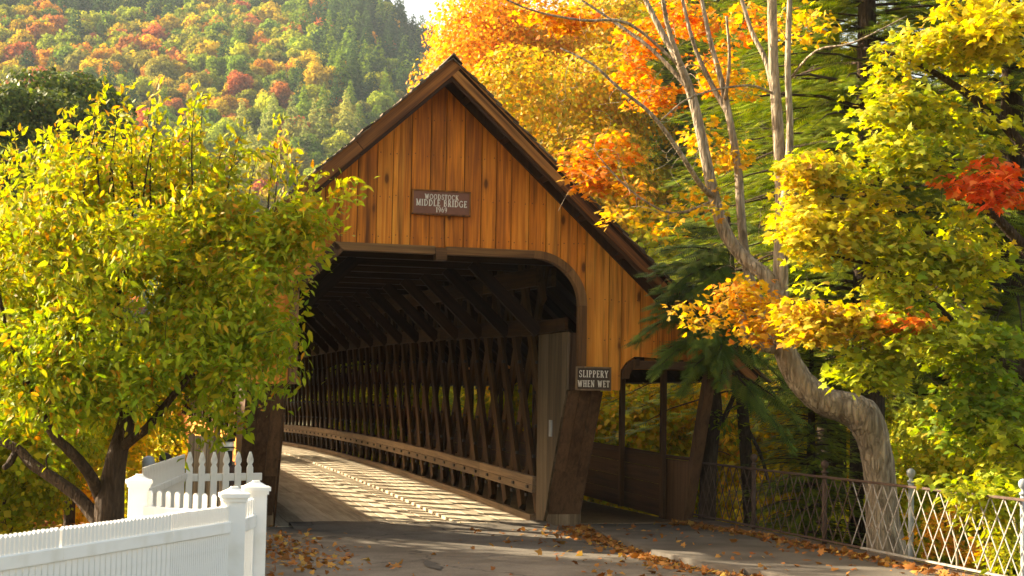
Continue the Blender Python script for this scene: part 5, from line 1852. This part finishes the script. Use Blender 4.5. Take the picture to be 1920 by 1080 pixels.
# ---------------- forest on the hill: each visible tree a thing, the rest behind as one mass
def hill_crown(seed, conifer, n):
    rng = np.random.default_rng(seed)
    if conifer:
        f = 1 - np.sqrt(rng.random(n))
        z = f * 16
        r_ = (16 - z) * 0.24 * (0.75 + 0.35 * rng.random(n)) * (0.8 + 0.25 * np.sin(z * 3.3))
        az = rng.random(n) * 2 * PI
        P = np.stack([r_ * np.cos(az), r_ * np.sin(az), z + 0.6], 1)
        N = norm(np.stack([np.cos(az), np.sin(az), np.full(n, .7)], 1) + rng.normal(size=(n, 3)) * .4)
        T = norm(np.stack([np.cos(az), np.sin(az), np.full(n, -.5)], 1) + rng.normal(size=(n, 3)) * .3)
        S = (0.85 - .45 * f) * np.clip(1 + rng.normal(size=n) * .3, .4, 1.6)
        lum = 1 + rng.normal(size=n) * .15
    else:
        lumps = int(rng.integers(14, 26))
        d = rand_dirs(lumps, 0.4, rng)
        cen = d * np.array([3.3, 3.3, 2.9]) * (rng.random((lumps, 1)) ** .4) + np.array([0, 0, 6.3])
        rad = rng.uniform(0.8, 2.3, lumps)
        idx = rng.choice(lumps, n, p=rad ** 2 / (rad ** 2).sum())
        dd = rand_dirs(n, 0.2, rng)
        P = cen[idx] + dd * rad[idx][:, None] * (0.75 + .3 * rng.random((n, 1)))
        N = norm(dd + rng.normal(size=(n, 3)) * .5 + np.array([0, 0, .3]))
        T = norm(np.cross(N, rng.normal(size=(n, 3))) + np.array([0, 0, -.3]))
        S = 0.66 * np.clip(1 + rng.normal(size=n) * .35, .4, 1.8)
        lum = (1 + rng.normal(size=lumps) * .17)[idx] + rng.normal(size=n) * .15
    return P, T, N, S, np.clip(lum, .4, 1.6)


HC = [hill_crown(100 + i, False, 2600) for i in range(8)] + [hill_crown(200 + i, True, 1800) for i in range(4)]
HM = []
for q in HC:
    tb = MB()
    tb.tube([(0, 0, -1), (0, 0, 5), (0.2, 0, 9)], [.3, .22, .08], 6)
    HM.append((tb.mesh('trunk', M['darkbark']), leaf_mesh('foliage', q[0], q[1], q[2], q[3], np.repeat(q[4][:, None], 3, 1), T_SMALL, M['hillleaf'])))
HCOL = {'orange': [(0.52, 0.25, 0.035), (0.56, 0.31, 0.04)], 'russet': [(0.40, 0.16, 0.05), (0.46, 0.15, 0.06)], 'golden': [(0.50, 0.36, 0.035), (0.46, 0.33, 0.035)],
        'yellow green': [(0.32, 0.32, 0.035), (0.26, 0.30, 0.035)], 'green': [(0.17, 0.23, 0.03), (0.14, 0.20, 0.03)], 'olive': [(0.28, 0.24, 0.04), (0.24, 0.22, 0.045)],
        'dark green': [(0.05, 0.085, 0.025), (0.06, 0.095, 0.028)], 'pale green': [(0.30, 0.30, 0.08), (0.26, 0.28, 0.08)]}
rng = np.random.default_rng(77)
cands = []
v = 246.0
while v < 700:
    step = 6.4 + (v - 246) * 0.004
    u0, u1 = (-500 - 960) / FPX * v, (2500 - 960) / FPX * v
    u = u0
    while u < u1:
        uu, vv = u + rng.uniform(-.42, .42) * step, v + rng.uniform(-.42, .42) * step
        x = CAM[0] + uu * _r[0] + vv * _fw[0]
        y = CAM[1] + uu * _r[1] + vv * _fw[1]
        z = float(ground_h(x, y))
        dz = z + 7 - CAM[2]
        pe = 960 + FPX * uu / vv
        py = 540 - FPX * math.tan(math.atan2(dz, vv) - PITCH)
        # patches of kinds: slow noise over the slope
        a = math.sin(uu * .045 + 1.3) + math.sin(vv * .035 + uu * .02) + rng.normal() * .8
        con = (0.06 + 0.75 * float(sstep(500, 640, pe)) * float(sstep(330, 120, py)) + (0.18 if py > 240 else 0) + (0.5 if py < 40 and pe < 330 else 0))
        r0 = rng.random()
        if r0 < con:
            kd = 'dark green' if not (py > 230 and pe > 420) else 'pale green'
            if rng.random() < .25:
                kd = 'green'
            mi = int(rng.integers(8, 12))
        else:
            w_ = {'orange': 0.9 + max(0, a) * 1.0, 'russet': 0.7 + max(0, a) * .9, 'golden': 1.5, 'yellow green': 2.6 - a * .5, 'green': 2.0 - a * .4, 'olive': 1.5}
            if py < 60:
                w_['yellow green'] += 2
                w_['orange'] *= .5
                w_['russet'] *= .5
            ks = list(w_)
            pr = np.array([max(.05, w_[k]) for k in ks])
            kd = ks[int(rng.choice(len(ks), p=pr / pr.sum()))]
            mi = int(rng.integers(0, 8))
        cands.append((x, y, z, pe, py, kd, mi, vv, rng.uniform(.66, 1.18), rng.random() * 6.28, int(rng.integers(0, 2)), 1 + rng.normal() * .12))
        u += step
    v += step * 0.92
vis = [c for c in cands if -20 < c[3] < 790 and -60 < c[4] < 330]
vis.sort(key=lambda c: c[7])
pick = set(id(c) for c in vis[:300])
SHAPE = {True: 'conical', False: 'rounded'}
for c in vis[:300]:
    x, y, z, pe, py, kd, mi, vv, sc, rz, ci, lum = c
    tier = 'low on' if py > 265 else 'low on' if py > 205 else 'halfway up' if py > 140 else 'high on' if py > 70 else 'atop'
    seg_ = ['by the left frame edge', 'above the left pine', 'above the fruit tree shoots', 'above the fruit tree centre', 'above the fruit tree right side', 'left of the roof slope', 'just left of the roof peak'][min(6, int(max(0, pe) / 108))]
    sz = 'large ' if sc > 1.02 else 'small ' if sc < 0.78 else ''
    lab = f'{sz}{kd} {SHAPE[mi > 7]} tree {tier} the hill {seg_}'
    t_ = thing('hill_tree', lab, 'tree', (x, y, z - .4), lab.replace(' tree ', ' trees '))
    t_.rotation_euler = (0, 0, rz)
    t_.scale = (sc, sc, sc * (1 + (lum - 1) * .6))
    link('trunk', HM[mi][0], t_)
    fo = link('foliage', HM[mi][1], t_)
    fo['kind'] = 'stuff'
    base = HCOL[kd][ci]
    fo.color = (base[0] * lum, base[1] * lum, base[2] * lum, 1)
PP, TT, NN, SS, CC = [], [], [], [], []
for c in cands:
    if id(c) in pick:
        continue
    x, y, z, pe, py, kd, mi, vv, sc, rz, ci, lum = c
    q = HC[mi]
    k = (700 if vv > 400 else 900) if pe < 900 else 160
    sel = rng.choice(len(q[0]), k, replace=False)
    cr_, sr_ = math.cos(rz), math.sin(rz)
    Rm = np.array([[cr_, -sr_, 0], [sr_, cr_, 0], [0, 0, 1]])
    PP.append((q[0][sel] * sc) @ Rm.T + np.array([x, y, z - .4]))
    TT.append(q[1][sel] @ Rm.T)
    NN.append(q[2][sel] @ Rm.T)
    SS.append(q[3][sel] * sc * (1.6 if pe < 900 else 3.0))
    CC.append(np.array(HCOL[kd][ci])[None] * lum * q[4][sel][:, None])
fo = link('hillside_forest', leaf_mesh('hillside_forest', *map(np.concatenate, (PP, TT, NN, SS, CC)), T_SMALL, M['hillleaf']))
fo['kind'] = 'stuff'
fo['label'] = 'mixed autumn forest covering the far slopes of the hill'
fo['category'] = 'forest'
print('hill trees', len(vis), len(cands))

# ---------------- fallen leaves
def litter(name, label, pts, size=0.07):
    P = np.array(pts, float)
    n = len(P)
    T = rand_dirs(n)
    T[:, 2] *= .25
    N = norm(np.array([0, 0, 1.0]) + RNG.normal(size=(n, 3)) * .6)
    S = size * np.clip(1 + RNG.normal(size=n) * .35, .4, 1.8)
    C = palette(n, [(0.30, 0.12, 0.03), (0.22, 0.08, 0.02), (0.40, 0.20, 0.05), (0.46, 0.29, 0.06)], [4, 3, 2, 1])
    o = link(name, leaf_mesh(name, P, T, N, S, C, T_MAPLE, M['litter']))
    o['kind'] = 'stuff'
    o['label'] = label
    o['category'] = 'leaves'


pts = []
kl = np.array(kerb_line)
for _ in range(900):
    y = -0.4 - 8.5 * random.random() ** 1.1
    x = float(np.interp(-y, -kl[:, 1], kl[:, 0]))
    d_ = abs(random.gauss(0, 0.16 + (0.12 if y > -2.5 else 0)))
    pts.append((x - 0.02 - d_, y, 0.012 + random.random() * .03 * math.exp(-d_ * 6)))
for _ in range(200):
    pts.append((random.uniform(0.6, 2.5), random.uniform(-8, 0.3), 0.016))
litter('kerb_leaves', 'brown fallen leaves drifted along the kerb', pts)
pts = []
for _ in range(1000):
    y = 0.1 - 12 * random.random()
    d_ = abs(random.gauss(0, .16))
    pts.append((4.44 - d_, y, sw_z(y) + 0.012 + random.random() * .05 * math.exp(-d_ * 6)))
for _ in range(130):
    y = random.uniform(-10, 0)
    pts.append((random.uniform(2.5, 4.3), y, sw_z(y) + 0.012))
litter('sidewalk_leaves', 'brown fallen leaves lying along the foot of the railing', pts)
pts = []
c0 = on_z(545, 1035)
for _ in range(420):
    pts.append((c0[0] + random.gauss(0, .35), c0[1] + random.gauss(0, 1.3), 0.016 + random.random() * .02))
for _ in range(70):
    pts.append((random.uniform(-3, 1.5), random.uniform(-9, -.3), 0.016))
litter('road_leaves', 'scattered brown leaves on the asphalt beside the white fence', pts)
pts = []
for _ in range(6000):
    x, y = random.uniform(4.8, 12), random.uniform(-14, 8)
    pts.append((x, y, float(ground_h(x, y)) + .03 + random.random() * .05))
for _ in range(3500):
    x, y = random.uniform(-14, -4.2), random.uniform(-14, 3)
    pts.append((x, y, float(ground_h(x, y)) + .03 + random.random() * .05))
litter('bank_leaves', 'fallen leaves covering the wooded banks', pts, .09)
# tar patch on the road
pc = on_z(812, 1062)
pv = [(pc[0] + math.cos(a_) * .10 * random.uniform(.3, 1.3) + 0.05 * math.sin(a_), pc[1] + math.sin(a_) * .75 * random.uniform(.35, 1.1), 0.02) for a_ in np.linspace(0, 2 * PI, 15)[:-1]]
kind(link('road_patch', MB().add(pv, [tuple(range(14))]).mesh('road_patch', M['patch'])), 'structure')

# ---------------- air
HAZE = 0.00013
hz_m, t, out = new_mat('haze_air')
pvn = nd(t, 'ShaderNodeVolumePrincipled')
pvn.inputs['Color'].default_value = (0.74, 0.87, 1.0, 1)
pvn.inputs['Density'].default_value = HAZE
pvn.inputs['Anisotropy'].default_value = 0.0
t.links.new(pvn.outputs[0], out.inputs['Volume'])
hzb = link('haze', MB().box(-2400, -260, -6, 2400, 2400, 420).mesh('haze', hz_m))
hzb['kind'] = 'stuff'
hzb['label'] = 'pale autumn haze in the valley air'
hzb['category'] = 'haze'
